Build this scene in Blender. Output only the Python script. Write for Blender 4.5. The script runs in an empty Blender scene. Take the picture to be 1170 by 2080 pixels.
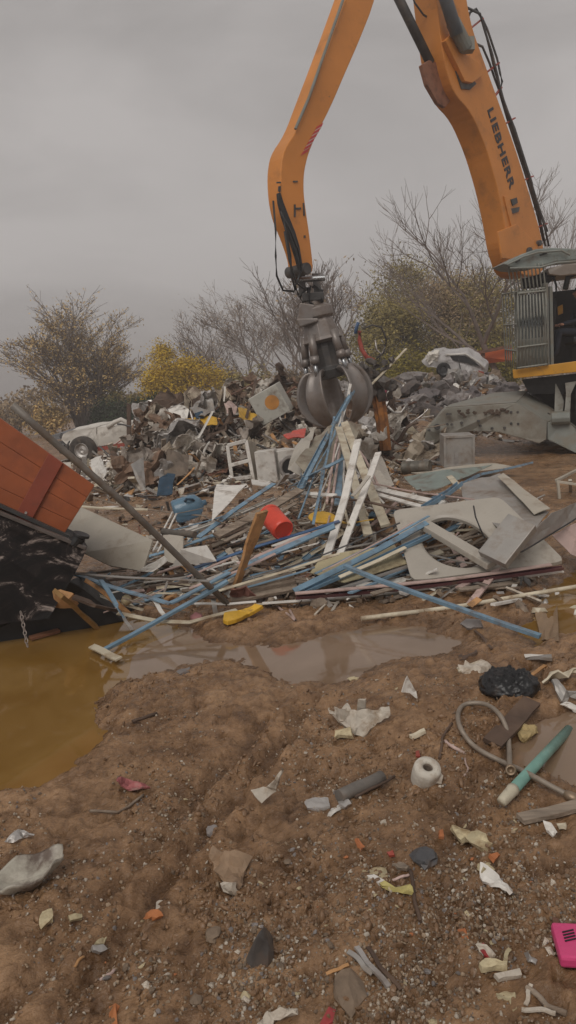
import bpy, bmesh, math, random
import numpy as np
from mathutils import Vector, Matrix, Euler, noise as mnoise
R = math.radians
scene = bpy.context.scene
COL = scene.collection

# ------------------------------------------------------------------ camera
F = 1600.0            # focal length in photo pixels (photo 1170 x 2080)
PITCH, ROLL, CAMZ = R(8.9), R(4.5), 1.6
CAM = Vector((0, 0, CAMZ))
fwd = Vector((0, math.cos(PITCH), -math.sin(PITCH)))
r0 = Vector((1, 0, 0)); u0 = Vector((0, math.sin(PITCH), math.cos(PITCH)))
rt = r0*math.cos(ROLL) - u0*math.sin(ROLL)
up = r0*math.sin(ROLL) + u0*math.cos(ROLL)
cam = bpy.data.cameras.new('camera'); camo = bpy.data.objects.new('camera', cam); COL.objects.link(camo)
cam.sensor_fit = 'VERTICAL'; cam.sensor_height = 24; cam.sensor_width = 13.5
cam.lens = 24*F/2080; cam.clip_start = .05; cam.clip_end = 3000
m = Matrix((rt, up, -fwd)).transposed().to_4x4(); m.translation = CAM
camo.matrix_world = m
scene.camera = camo
scene.render.resolution_x, scene.render.resolution_y = 576, 1024

# ------------------------------------------------------------------ world, sun, exposure
SUN_EL, SUN_AZ = R(48), R(200)      # azimuth clockwise from +Y
w = bpy.data.worlds.new('World'); scene.world = w; w.use_nodes = True
nt = w.node_tree; nt.nodes.clear(); N = nt.nodes.new; L = nt.links.new
out = N('ShaderNodeOutputWorld'); bg = N('ShaderNodeBackground')
sky = N('ShaderNodeTexSky'); sky.sky_type = 'NISHITA'; sky.sun_disc = False
sky.sun_elevation = SUN_EL; sky.sun_rotation = SUN_AZ; sky.dust_density = 4; sky.air_density = 1
hs = N('ShaderNodeHueSaturation'); hs.inputs['Saturation'].default_value = .10
L(sky.outputs[0], hs.inputs['Color'])
tc = N('ShaderNodeTexCoord'); mp = N('ShaderNodeMapping'); mp.inputs['Scale'].default_value = (1.0, 1.0, 2.6)
L(tc.outputs['Generated'], mp.inputs[0])
nz = N('ShaderNodeTexNoise'); nz.inputs['Scale'].default_value = 1.7; nz.inputs['Detail'].default_value = 6
nz.inputs['Roughness'].default_value = .52; nz.inputs['Distortion'].default_value = .5
L(mp.outputs[0], nz.inputs['Vector'])
cr = N('ShaderNodeValToRGB'); L(nz.outputs[0], cr.inputs[0])
cr.color_ramp.elements[0].position = .34; cr.color_ramp.elements[0].color = (2.24, 2.09, 2.02, 1)
cr.color_ramp.elements[1].position = .66; cr.color_ramp.elements[1].color = (3.72, 3.49, 3.38, 1)
mx = N('ShaderNodeMixRGB'); mx.inputs[0].default_value = .86
L(hs.outputs[0], mx.inputs[1]); L(cr.outputs[0], mx.inputs[2])
L(mx.outputs[0], bg.inputs[0]); bg.inputs[1].default_value = .13; L(bg.outputs[0], out.inputs[0])
sl = bpy.data.lights.new('sun', 'SUN'); so = bpy.data.objects.new('sun', sl); COL.objects.link(so)
sl.energy = 1.25; sl.angle = R(38); sl.color = (1, .95, .88)
sd = Vector((math.sin(SUN_AZ)*math.cos(SUN_EL), math.cos(SUN_AZ)*math.cos(SUN_EL), math.sin(SUN_EL)))
so.rotation_euler = sd.to_track_quat('Z', 'Y').to_euler(); so.location = (0, -5, 30)
scene.view_settings.view_transform = 'Standard'; scene.view_settings.look = 'None'
scene.view_settings.exposure = 0.04; scene.view_settings.gamma = 1

# ------------------------------------------------------------------ pixel helpers (photo coordinates -> world points)
def ray(x, y): return (fwd + rt*((x-585)/F) - up*((y-1040)/F))
def atY(x, y, Y):
    d = ray(x, y); return CAM + d*(Y/d.y)
def atZ(x, y, z):
    d = ray(x, y); return CAM + d*((z-CAMZ)/d.z)

# ------------------------------------------------------------------ noise and terrain height
def _h(ix, iy, s):
    n = (ix.astype(np.int64)*374761393 + iy.astype(np.int64)*668265263 + s*1274126177) & 0xffffffff
    n = ((n ^ (n >> 13))*1274126177) & 0xffffffff
    return ((n ^ (n >> 16)) & 0xffff)/65535.0
def vn(x, y, s=0):
    ix = np.floor(x); iy = np.floor(y); fx = x-ix; fy = y-iy
    fx = fx*fx*(3-2*fx); fy = fy*fy*(3-2*fy)
    a = _h(ix, iy, s); b = _h(ix+1, iy, s); c = _h(ix, iy+1, s); d = _h(ix+1, iy+1, s)
    return (a+(b-a)*fx)*(1-fy)+(c+(d-c)*fx)*fy
def fbm(x, y, s=0, o=4, g=.5):
    t = 0; a = 1; n = 0
    for i in range(o):
        t = t+a*(vn(x, y, s+i*7)-.5); n += a; a *= g; x = x*2.03+3.1; y = y*2.03+1.7
    return t/n*2
def sstep(a, b, x):
    t = np.clip((x-a)/(b-a), 0, 1); return t*t*(3-2*t)
def polyW(pts): return np.array([tuple(atZ(x, y, 0))[:2] for x, y in pts])
def psd(px, py, poly):      # signed distance, negative inside
    d = np.full(px.shape, 1e9); ins = np.zeros(px.shape, bool); n = len(poly)
    for i in range(n):
        x1, y1 = poly[i]; x2, y2 = poly[(i+1) % n]
        ex, ey = x2-x1, y2-y1; wx, wy = px-x1, py-y1
        t = np.clip((wx*ex+wy*ey)/(ex*ex+ey*ey+1e-9), 0, 1)
        d = np.minimum(d, (wx-ex*t)**2+(wy-ey*t)**2)
        c = ((y1 > py) != (y2 > py)) & (px < (x2-x1)*(py-y1)/((y2-y1) if y2 != y1 else 1e-9)+x1)
        ins ^= c
    d = np.sqrt(d); return np.where(ins, -d, d)
P_LEFT = polyW([(-700, 1620), (0, 1600), (70, 1592), (135, 1570), (185, 1520), (228, 1470), (238, 1420), (262, 1378), (330, 1320), (420, 1270), (300, 1240), (150, 1200), (-200, 1180), (-700, 1200)])
P_LEFTB = polyW([(232, 1425), (275, 1395), (330, 1372), (395, 1352), (500, 1335), (560, 1330), (560, 1300), (480, 1290), (400, 1262), (300, 1290), (230, 1350)])
P_MID = polyW([(440, 1345), (540, 1300), (640, 1275), (760, 1258), (860, 1262), (960, 1290), (945, 1325), (880, 1345), (800, 1355), (760, 1390), (700, 1420), (610, 1400), (520, 1375)])
P_R1 = polyW([(985, 1580), (1010, 1500), (1060, 1440), (1130, 1420), (1300, 1420), (1300, 1640), (1170, 1600), (1080, 1560)])
P_R2 = polyW([(1040, 1270), (1080, 1215), (1150, 1150), (1350, 1130), (1350, 1290), (1130, 1290), (1090, 1320)])
P_R3 = polyW([(1040, 1400), (1060, 1350), (1110, 1345), (1130, 1390), (1090, 1410)])
def crest1(x): return np.interp(x, [-12, -8.5, -6.5, -4.5, -3.9, -3.3, -1.8, -.85, .2, 1.5, 3.2, 5], [0, .0, .0, .03, .32, .72, 1.05, 1.25, 1.32, 1.25, .8, 0])
def crest2(x): return np.interp(x, [.5, 2, 3, 4.1, 5.3, 7, 8.5, 11, 14], [.3, .8, 1.15, 1.4, 1.22, 1.0, .7, .3, 0])
def H(x, y, fine=True):
    x = np.asarray(x, float); y = np.asarray(y, float)
    wob = fbm(x*1.7, y*1.7, 5, 4)*.22+fbm(x*6, y*6, 9, 3)*.06
    z = fbm(x*.35, y*.35, 1, 3)*.035+.028 + fbm(x*1.3, y*1.3, 2, 3)*.022
    near = 1-sstep(14, 30, y)
    z = z + near*(fbm(x*4.3, y*4.3, 3, 4, .55)*.028)
    if fine:
        a = 1-sstep(5, 12, y)
        # clods and smeared tracks running diagonally
        u = x*.80+y*.60; v = -x*.60+y*.80
        rut = fbm(v*5.5, u*.9, 21, 3)
        cl = 1-np.abs(fbm(x*13, y*13, 11, 4, .6))
        z = z + a*(rut*.022 + (cl-.8)*.036 + fbm(x*31, y*31, 12, 3, .6)*.010 - np.maximum(0, fbm(u*13, v*24, 41, 3, .6)-.12)*.055)
    # smeared track, two shallow parallel grooves
    a0 = atZ(250, 1800, 0); a1 = atZ(520, 1480, 0); tx, ty = a1.x-a0.x, a1.y-a0.y; tl = math.hypot(tx, ty); tx /= tl; ty /= tl
    sd_ = (x-a0.x)*-ty+(y-a0.y)*tx+fbm(x*1.5, y*1.5, 61, 2)*.05; al = (x-a0.x)*tx+(y-a0.y)*ty
    for o_, w_ in ((0, .05), (.16, .04), (1.05, .07)):
        z = z-.034*np.exp(-((sd_+o_)/w_)**2)*sstep(-1.2, -.3, al)*(1-sstep(tl, tl+1.0, al))+.020*np.exp(-((sd_+o_+.07)/.03)**2)*sstep(-1, 0, al)*(1-sstep(tl, tl+.8, al))
    # raised muddy hump right of centre
    c = atZ(860, 1400, 0); z = z+.07*np.exp(-(((x-c.x)/.55)**2+((y-c.y)/.45)**2))
    c = atZ(330, 1470, 0); z = z+.03*np.exp(-(((x-c.x)/.6)**2+((y-c.y)/.5)**2))
    for P, dep, sh in ((P_LEFT, .16, .30), (P_LEFTB, .065, .25), (P_MID, .085, .30), (P_R1, .10, .2), (P_R2, .10, .25), (P_R3, .09, .12)):
        mk = (y < 11) & (np.abs(x) < 8)
        if not mk.any(): continue
        s = np.full(x.shape, 9.); s[mk] = psd(x[mk], y[mk], P)+wob[mk]*.45
        k = 1-sstep(-sh, sh*.35, s)
        z = z-k*dep-(k*(z-.0))*.35
    # debris heaps
    q = fbm(x*.9, y*.9, 31, 4)
    m1 = crest1(x)*sstep(13.6, 20.5, y+q*1.2)*(1-sstep(23.5, 30, y))
    m2 = crest2(x)*sstep(19.3, 26, y+q*1.2)*(1-sstep(30, 38, y))
    z = z+np.maximum(m1, m2)*(1+.18*q)
    # base under the strips
    c = atZ(640, 1110, 0)
    z = z+.17*np.exp(-(((x-c.x)/1.5)**2+((y-c.y)/.9)**2)**2)
    c = atZ(930, 1095, 0)
    z = z+.15*np.exp(-(((x-c.x)/.8)**2+((y-c.y)/.6)**2)**2)
    return z
def _grid(x0, x1, y0, y1, st):
    xs = np.arange(x0, x1+st, st); ys = np.arange(y0, y1+st, st); X, Y = np.meshgrid(xs, ys); return (x0, y0, st, H(X.ravel(), Y.ravel()).reshape(X.shape))
_G1 = _grid(-6.5, 6.5, .8, 12, .02); _G2 = _grid(-16, 16, 11.9, 42, .1)
def Hs(x, y):
    for (x0, y0, st, g) in (_G1, _G2):
        i = (x-x0)/st; j = (y-y0)/st
        if 0 <= i < g.shape[1]-1 and 0 <= j < g.shape[0]-1:
            a = int(i); b = int(j); u = i-a; v = j-b
            return float((g[b, a]*(1-u)+g[b, a+1]*u)*(1-v)+(g[b+1, a]*(1-u)+g[b+1, a+1]*u)*v)
    return float(H(np.array([x]), np.array([y]))[0])
def proj(p):
    d = Vector(p)-CAM; k = F/d.dot(fwd); return 585+d.dot(rt)*k, 1040-d.dot(up)*k
def heap_hit(x, y, lift=.12):
    d = ray(x, y); Y = 11.5
    while Y < 32:
        p = CAM+d*(Y/d.y)
        if p.z < Hs(p.x, p.y)+lift: return Y
        Y += .1
    return 99
def gp(x, y, dz=0.0):        # point on the terrain (plus dz) under a photo pixel
    z = 0.0
    for _ in range(14):
        p = atZ(x, y, min(z+dz, 1.45)); z = .5*z+.5*Hs(p.x, p.y)
    p = atZ(x, y, min(z+dz, 1.45)); return p
def PT(t):                   # (x, y, v): v>3 is a distance in metres, else a height
    return atY(t[0], t[1], t[2]) if t[2] > 3 else atZ(t[0], t[1], t[2])

# ------------------------------------------------------------------ materials
MATS = {}
def mat(name, col, rough=.6, metal=0, var=.25, vs=6, dirt=0, ds=5, dcol=(.13, .085, .055), bump=.25, bs=40, rnd=.12, spec=.5, streak=None, coat=0, chips=0):
    if name in MATS: return MATS[name]
    M = bpy.data.materials.new(name); M.use_nodes = True; t = M.node_tree; n = t.nodes.new; l = t.links.new
    b = t.nodes['Principled BSDF']; b.inputs['Roughness'].default_value = rough; b.inputs['Metallic'].default_value = metal
    b.inputs['Specular IOR Level'].default_value = spec; b.inputs['Coat Weight'].default_value = coat
    c = n('ShaderNodeTexCoord'); src = c.outputs['Object']
    if streak:
        mm = n('ShaderNodeMapping'); mm.inputs['Scale'].default_value = streak; l(src, mm.inputs[0]); src = mm.outputs[0]
    a = n('ShaderNodeTexNoise'); a.inputs['Scale'].default_value = vs; a.inputs['Detail'].default_value = 6; l(src, a.inputs['Vector'])
    r = n('ShaderNodeValToRGB'); l(a.outputs[0], r.inputs[0])
    r.color_ramp.elements[0].position = .3; r.color_ramp.elements[1].position = .72
    r.color_ramp.elements[0].color = tuple(v*(1-var) for v in col)+(1,); r.color_ramp.elements[1].color = tuple(min(1, v*(1+var)) for v in col)+(1,)
    cur = r.outputs[0]
    oi = n('ShaderNodeObjectInfo')
    if rnd:
        mr = n('ShaderNodeMapRange'); mr.inputs[3].default_value = 1-rnd*1.6; mr.inputs[4].default_value = 1+rnd
        l(oi.outputs['Random'], mr.inputs[0])
        v = n('ShaderNodeHueSaturation'); l(mr.outputs[0], v.inputs['Value']); l(cur, v.inputs['Color']); cur = v.outputs[0]
    if dirt:
        d = n('ShaderNodeTexNoise'); d.inputs['Scale'].default_value = ds; d.inputs['Detail'].default_value = 8; d.inputs['Roughness'].default_value = .65
        l(c.outputs['Object'], d.inputs['Vector'])
        dr = n('ShaderNodeValToRGB'); l(d.outputs[0], dr.inputs[0])
        lo = .72-.42*dirt
        dr.color_ramp.elements[0].position = max(0, lo-.06); dr.color_ramp.elements[1].position = min(1, lo+.16)
        k = n('ShaderNodeMixRGB'); l(dr.outputs[0], k.inputs[0]); l(cur, k.inputs[1]); k.inputs[2].default_value = dcol+(1,); cur = k.outputs[0]
    if chips:
        d = n('ShaderNodeTexNoise'); d.inputs['Scale'].default_value = 9; d.inputs['Detail'].default_value = 12; d.inputs['Roughness'].default_value = .8; d.inputs['Distortion'].default_value = .8
        l(c.outputs['Object'], d.inputs['Vector']); dr = n('ShaderNodeValToRGB'); l(d.outputs[0], dr.inputs[0]); dr.color_ramp.elements[0].position = .66-chips*.1; dr.color_ramp.elements[1].position = .70-chips*.1
        k = n('ShaderNodeMixRGB'); l(dr.outputs[0], k.inputs[0]); l(cur, k.inputs[1]); k.inputs[2].default_value = (.10, .07, .05, 1); cur = k.outputs[0]
    l(cur, b.inputs['Base Color'])
    if bump:
        e = n('ShaderNodeTexNoise'); e.inputs['Scale'].default_value = bs; e.inputs['Detail'].default_value = 5; l(src, e.inputs['Vector'])
        bp = n('ShaderNodeBump'); bp.inputs['Strength'].default_value = bump; bp.inputs['Distance'].default_value = .01
        l(e.outputs[0], bp.inputs['Height']); l(bp.outputs[0], b.inputs['Normal'])
    MATS[name] = M; return M
ORANGE = mat('machine_orange', (.60, .225, .042), .45, 0, .14, 1.2, .30, 1.4, (.26, .11, .035), .06, 12, 0, chips=.4)
ORANGE_D = mat('machine_ochre', (.56, .27, .02), .45, 0, .12, 2, .2, 3, (.2, .12, .05), .1, 20, 0, chips=.6)
GREYM = mat('machine_grey', (.20, .21, .19), .55, .1, .15, 3, .45, 2.5, (.20, .165, .12), .2, 25, 0)
DGREY = mat('dark_steel', (.075, .072, .07), .5, .3, .3, 5, .35, 5, (.15, .12, .1), .3, 30, 0)
GRABM = mat('worn_grab_steel', (.23, .205, .19), .40, .35, .25, 3, .45, 3, (.16, .12, .095), .3, 18, 0)
BLACK = mat('black_rubber', (.016, .016, .017), .5, 0, .4, 8, .2, 8, (.05, .04, .035), .2, 40, 0)
CHROME = mat('cylinder_rod', (.35, .36, .37), .25, .9, .1, 5, .1, 5, (.1, .1, .1), .05, 20, 0)
REDM = mat('red_bracket', (.32, .06, .04), .5, 0, .2, 5, .2, 6)
BLUE = mat('pale_blue_paint', (.185, .30, .40), .45, .1, .18, 9, .40, 7, bump=.15)
DBLUE = mat('deep_blue_paint', (.05, .12, .25), .45, 0, .2, 9, .35, 9)
WHITE = mat('white_paint', (.70, .67, .62), .45, 0, .12, 8, .34, 6, (.24, .18, .13), .15)
CREAM = mat('cream_paint', (.56, .50, .38), .5, 0, .14, 8, .4, 6, (.25, .17, .10), .15)
PINKW = mat('pinkish_paint', (.52, .38, .34), .5, 0, .15, 8, .4, 6, (.2, .14, .1))
WOODG = mat('weathered_wood', (.27, .215, .165), .8, 0, .35, 5, .45, 6, bump=.6, bs=20, streak=(1, 8, 8))
WOODO = mat('fresh_orange_wood', (.45, .24, .10), .7, 0, .35, 6, .35, 9, (.12, .07, .04), .6, 25)
WOODD = mat('dark_wood', (.10, .062, .042), .75, 0, .35, 6, .3, 6, bump=.6, bs=25)
ALU = mat('dull_aluminium', (.50, .475, .45), .38, .55, .2, 8, .4, 6, (.2, .15, .12))
STEELS = mat('grey_sheet_steel', (.37, .35, .325), .42, .3, .2, 4, .45, 4, (.20, .15, .11), .15, 20)
BEIGE = mat('beige_enamel', (.44, .40, .33), .4, 0, .12, 3, .30, 4, (.24, .18, .12), .1)
PUTTY = mat('putty_enamel', (.47, .43, .37), .38, 0, .10, 3, .28, 5, (.22, .165, .115), .08)
RUST = mat('rust', (.165, .075, .045), .8, .1, .5, 9, .45, 8, (.09, .055, .04), .6, 40)
YELL = mat('yellow_plastic', (.62, .36, .03), .45, 0, .2, 8, .25, 9)
RED = mat('red_plastic', (.64, .065, .035), .35, 0, .15, 7, .22, 9, (.3, .12, .08))
PLASTER = mat('plaster', (.56, .50, .42), .85, 0, .2, 20, .5, 12, (.24, .17, .11), .3, 80)
PLASTY = mat('yellowed_plaster', (.54, .46, .29), .8, 0, .25, 20, .5, 14, (.24, .16, .08), .3, 80)
STONEG = mat('grey_concrete', (.27, .245, .235), .8, 0, .3, 5, .5, 4, (.13, .10, .085), .5, 25, .2)
STONEB = mat('brown_stone', (.20, .145, .10), .8, 0, .3, 12, .3, 8, bump=.5)
BRICK = mat('brick_orange', (.45, .16, .06), .8, 0, .25, 14, .3, 10)
SLATE = mat('slate_stone', (.085, .085, .09), .5, 0, .3, 9, .35, 9, (.14, .1, .075), .5)
PINK = mat('pink_plastic', (.62, .06, .19), .4, 0, .1, 9, .12, 9)
GREEN = mat('green_plastic', (.17, .33, .28), .4, 0, .2, 9, .25, 9, (.3, .3, .25))
BAG = mat('black_bag', (.012, .012, .013), .35, 0, .4, 9, .15, 14, (.08, .06, .05), .5, 30)
MUDM = mat('mud_clod', (.215, .125, .067), .38, 0, .3, 12, 0, bump=.7, bs=50)
NAVY = mat('navy_cloth', (.02, .05, .085), .8, 0, .3, 9, .2, 9)
TEAL = mat('grey_green_enamel', (.26, .31, .28), .45, 0, .15, 4, .4, 5)

HWH = mat('heap_white', (.60, .56, .50), .5, 0, .2, 5, .6, 3, (.22, .17, .125), .3, 25)
HGR = mat('heap_grey', (.31, .265, .225), .6, .1, .25, 5, .55, 3, (.17, .13, .10), .3, 25)
HTN = mat('heap_tan', (.46, .39, .30), .7, 0, .25, 5, .5, 3, (.18, .13, .09), .3, 25)
# ------------------------------------------------------------------ object bookkeeping
ORG = {}
def tag(o, label=None, cat=None, group=None, kind=None):
    if label: o['label'] = label
    if cat: o['category'] = cat
    if group: o['group'] = group
    if kind: o['kind'] = kind
    return o
def thing(name, label, cat, loc, group=None):
    o = bpy.data.objects.new(name, None); o.empty_display_size = .1; COL.objects.link(o); o.location = loc
    ORG[o] = Vector(loc); return tag(o, label, cat, group)
_ICO = {}
def ico(sub):
    if sub not in _ICO:
        bm = bmesh.new(); bmesh.ops.create_icosphere(bm, subdivisions=sub, radius=.5); bm.verts.index_update()
        _ICO[sub] = ([v.co.copy() for v in bm.verts], [tuple(x.index for x in q.verts) for q in bm.faces]); bm.free()
    return _ICO[sub]
class MB:
    def __init__(s): s.v = []; s.f = []; s.mi = []; s.cur = 0
    def add(s, v, f):
        n = len(s.v); s.v.extend([tuple(p) for p in v])
        for q in f: s.f.append(tuple(i+n for i in q)); s.mi.append(s.cur)
        return s
    def box(s, c, d, M=None):
        M = M or Matrix.Identity(3); c = Vector(c); v = []
        for x in (-.5, .5):
            for y in (-.5, .5):
                for z in (-.5, .5): v.append(c+M@Vector((x*d[0], y*d[1], z*d[2])))
        return s.add(v, [(0, 1, 3, 2), (4, 6, 7, 5), (0, 4, 5, 1), (2, 3, 7, 6), (0, 2, 6, 4), (1, 5, 7, 3)])
    def sweep(s, pts, sec, upv=(0, 0, 1), scales=None, closed=True):
        pts = [Vector(p) for p in pts]; n = len(pts); k = len(sec); v = []; U = Vector(upv)
        for i, p in enumerate(pts):
            t = (pts[min(i+1, n-1)]-pts[max(i-1, 0)]).normalized()
            sd_ = t.cross(U)
            if sd_.length < .05: sd_ = t.cross(Vector((1, .1, 0)))
            sd_.normalize(); nn = sd_.cross(t).normalized(); sc = scales[i] if scales else 1
            for a, b in sec: v.append(p+sd_*a*sc+nn*b*sc)
        f = []
        for i in range(n-1):
            for j in range(k): f.append((i*k+j, i*k+(j+1) % k, (i+1)*k+(j+1) % k, (i+1)*k+j))
        if closed: f.append(tuple(range(k-1, -1, -1))); f.append(tuple((n-1)*k+j for j in range(k)))
        return s.add(v, f)
    def tube(s, pts, r, k=8, r2=None):
        n = len(pts); r2 = r if r2 is None else r2
        sec = [(math.cos(2*math.pi*j/k), math.sin(2*math.pi*j/k)) for j in range(k)]
        return s.sweep(pts, sec, scales=[r+(r2-r)*i/max(1, n-1) for i in range(n)])
    def prism(s, pts, off):
        off = Vector(off); n = len(pts); pts = [Vector(p) for p in pts]
        v = pts+[p+off for p in pts]
        return s.add(v, [tuple(range(n)), tuple(range(2*n-1, n-1, -1))]+[(i, i+n, (i+1) % n+n, (i+1) % n) for i in range(n)])
    def rock(s, c, d, seed=0, sub=1, rough=.25, M=None):
        bv_, bf_ = ico(sub); o = Vector((seed*3.7, seed*1.3, seed*7.1))
        M = M or Euler((seed, seed*2.1, seed*.7)).to_matrix(); c = Vector(c); v = []
        for q in bv_:
            k = 1+rough*mnoise.noise(q*2.6+o)*2; p = q*k
            v.append(c+M@Vector((p.x*d[0], p.y*d[1], p.z*d[2])))
        return s.add(v, bf_)
    def lathe(s, c, prof, axis=(0, 0, 1), k=24):
        A = Vector(axis).normalized(); X = A.orthogonal().normalized(); Y = A.cross(X); c = Vector(c); v = []; n = len(prof)
        for r, h in prof:
            for j in range(k):
                a = 2*math.pi*j/k; v.append(c+A*h+(X*math.cos(a)+Y*math.sin(a))*r)
        f = [(i*k+j, i*k+(j+1) % k, (i+1)*k+(j+1) % k, (i+1)*k+j) for i in range(n-1) for j in range(k)]
        return s.add(v, f)
    def build(s, name, mats, parent=None, smooth=False, origin=None, bevel=0, sub=0):
        V = np.array(s.v, dtype=float) if s.v else np.zeros((0, 3))
        if parent is not None: org = ORG[parent]
        elif origin is not None: org = Vector(origin)
        else:
            a = V.min(0); b = V.max(0); org = Vector(((a[0]+b[0])/2, (a[1]+b[1])/2, a[2]))
        me = bpy.data.meshes.new(name); me.from_pydata((V-np.array(org)).tolist(), [], s.f)
        if not isinstance(mats, (list, tuple)): mats = [mats]
        for x in mats: me.materials.append(x)
        if len(mats) > 1: me.polygons.foreach_set('material_index', s.mi)
        if smooth: me.polygons.foreach_set('use_smooth', [True]*len(s.f))
        me.update(); o = bpy.data.objects.new(name, me); COL.objects.link(o); ORG[o] = org
        if parent is not None: o.parent = parent
        else: o.location = org
        if bevel:
            bv = o.modifiers.new('bevel', 'BEVEL'); bv.width = bevel; bv.segments = 2; bv.limit_method = 'ANGLE'
        if sub:
            sv = o.modifiers.new('sub', 'SUBSURF'); sv.levels = sub; sv.render_levels = sub
        return o
def recalc(o):
    bm = bmesh.new(); bm.from_mesh(o.data); bmesh.ops.recalc_face_normals(bm, faces=bm.faces); bm.to_mesh(o.data); bm.free(); return o
def dent(o, amp, sc=2.2, cuts=3, seed=0):
    bm = bmesh.new(); bm.from_mesh(o.data); bmesh.ops.triangulate(bm, faces=bm.faces[:]); bmesh.ops.subdivide_edges(bm, edges=bm.edges[:], cuts=cuts, use_grid_fill=True); bm.normal_update()
    off = Vector((seed*3.1, seed*1.7, 0))
    for v in bm.verts: v.co += v.normal*(mnoise.noise(v.co*sc+off)+.45*mnoise.noise(v.co*sc*3.3+off))*amp
    bm.to_mesh(o.data); bm.free(); return o
def copy_thing(o, loc, rot=None, scale=None, label=None, m=None):
    c = o.copy(); COL.objects.link(c); c.location = loc
    if rot is not None: c.rotation_euler = rot
    if scale is not None: c.scale = (scale,)*3 if not hasattr(scale, '__len__') else scale
    if label: c['label'] = label
    for ch in o.children:
        d = ch.copy(); COL.objects.link(d); d.parent = c
    return c

# ------------------------------------------------------------------ ground sheet
def ground_material():
    M = bpy.data.materials.new('wet_mud'); M.use_nodes = True; t = M.node_tree; n = t.nodes.new; l = t.links.new
    b = t.nodes['Principled BSDF']; c = n('ShaderNodeTexCoord')
    def nzz(s, d=8, r=.6, src=None):
        q = n('ShaderNodeTexNoise'); q.inputs['Scale'].default_value = s; q.inputs['Detail'].default_value = d; q.inputs['Roughness'].default_value = r
        l(src or c.outputs['Object'], q.inputs['Vector']); return q.outputs[0]
    def ramp(i, a, ca, b_, cb):
        q = n('ShaderNodeValToRGB'); l(i, q.inputs[0]); q.color_ramp.elements[0].position = a; q.color_ramp.elements[0].color = ca+(1,)
        q.color_ramp.elements[1].position = b_; q.color_ramp.elements[1].color = cb+(1,); return q.outputs[0]
    big = ramp(nzz(.9), .35, (.212, .122, .063), .68, (.342, .213, .120))
    mid = ramp(nzz(7, 8, .7), .35, (.50, .44, .38), .62, (1.22, 1.20, 1.17))
    k = n('ShaderNodeMixRGB'); k.blend_type = 'MULTIPLY'; k.inputs[0].default_value = 1; l(big, k.inputs[1]); l(mid, k.inputs[2])
    # tiny pale grit
    vo = n('ShaderNodeTexVoronoi'); vo.inputs['Scale'].default_value = 95; l(c.outputs['Object'], vo.inputs['Vector'])
    gm = ramp(vo.outputs['Distance'], .16, (1, 1, 1), .22, (0, 0, 0))
    sp = n('ShaderNodeSeparateColor'); l(vo.outputs['Color'], sp.inputs[0])
    pick = ramp(sp.outputs[0], .80, (0, 0, 0), .84, (1, 1, 1))
    patch = ramp(nzz(2.2, 4), .42, (0, 0, 0), .62, (.8, .8, .8))
    m1 = n('ShaderNodeMath'); m1.operation = 'MULTIPLY'; l(gm, m1.inputs[0]); l(pick, m1.inputs[1])
    m2 = n('ShaderNodeMath'); m2.operation = 'MULTIPLY'; l(m1.outputs[0], m2.inputs[0]); l(patch, m2.inputs[1])
    gr = n('ShaderNodeMixRGB'); l(m2.outputs[0], gr.inputs[0]); l(k.outputs[0], gr.inputs[1]); gr.inputs[2].default_value = (.50, .38, .27, 1)
    sz = n('ShaderNodeSeparateXYZ'); l(c.outputs['Object'], sz.inputs[0])
    wz = n('ShaderNodeMath'); wz.operation = 'MULTIPLY_ADD'; l(nzz(3.3, 5), wz.inputs[0]); wz.inputs[1].default_value = .05; l(sz.outputs[2], wz.inputs[2])
    wm = n('ShaderNodeMapRange'); wm.inputs[1].default_value = .0; wm.inputs[2].default_value = .045; wm.inputs[3].default_value = 1; wm.inputs[4].default_value = 0; l(wz.outputs[0], wm.inputs[0])
    wd = n('ShaderNodeMixRGB'); wd.blend_type = 'MULTIPLY'; l(wm.outputs[0], wd.inputs[0]); l(gr.outputs[0], wd.inputs[1]); wd.inputs[2].default_value = (.58, .55, .52, 1)
    l(wd.outputs[0], b.inputs['Base Color'])
    ro = n('ShaderNodeMapRange'); ro.inputs[1].default_value = .38; ro.inputs[2].default_value = .64; ro.inputs[3].default_value = .10; ro.inputs[4].default_value = .40
    l(nzz(1.6, 5), ro.inputs[0])
    rw = n('ShaderNodeMixRGB'); l(wm.outputs[0], rw.inputs[0]); l(ro.outputs[0], rw.inputs[1]); rw.inputs[2].default_value = (.14, .14, .14, 1); l(rw.outputs[0], b.inputs['Roughness'])
    b.inputs['Specular IOR Level'].default_value = .42
    mps = n('ShaderNodeMapping'); mps.inputs['Rotation'].default_value = (0, 0, -R(37)); l(c.outputs['Object'], mps.inputs[0])
    mp2 = n('ShaderNodeMapping'); mp2.inputs['Scale'].default_value = (.38, 1, 1); l(mps.outputs[0], mp2.inputs[0])
    h1 = nzz(34, 6, .56, mp2.outputs[0]); h2 = nzz(120, 3, .5)
    ad = n('ShaderNodeMath'); ad.operation = 'MULTIPLY_ADD'; l(h2, ad.inputs[0]); ad.inputs[1].default_value = .10; l(h1, ad.inputs[2])
    ad2 = n('ShaderNodeMath'); ad2.operation = 'MULTIPLY_ADD'; l(m1.outputs[0], ad2.inputs[0]); ad2.inputs[1].default_value = .25; l(ad.outputs[0], ad2.inputs[2])
    bp = n('ShaderNodeBump'); bp.inputs['Strength'].default_value = .8; bp.inputs['Distance'].default_value = .03
    l(ad2.outputs[0], bp.inputs['Height']); l(bp.outputs[0], b.inputs['Normal'])
    return M
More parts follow.
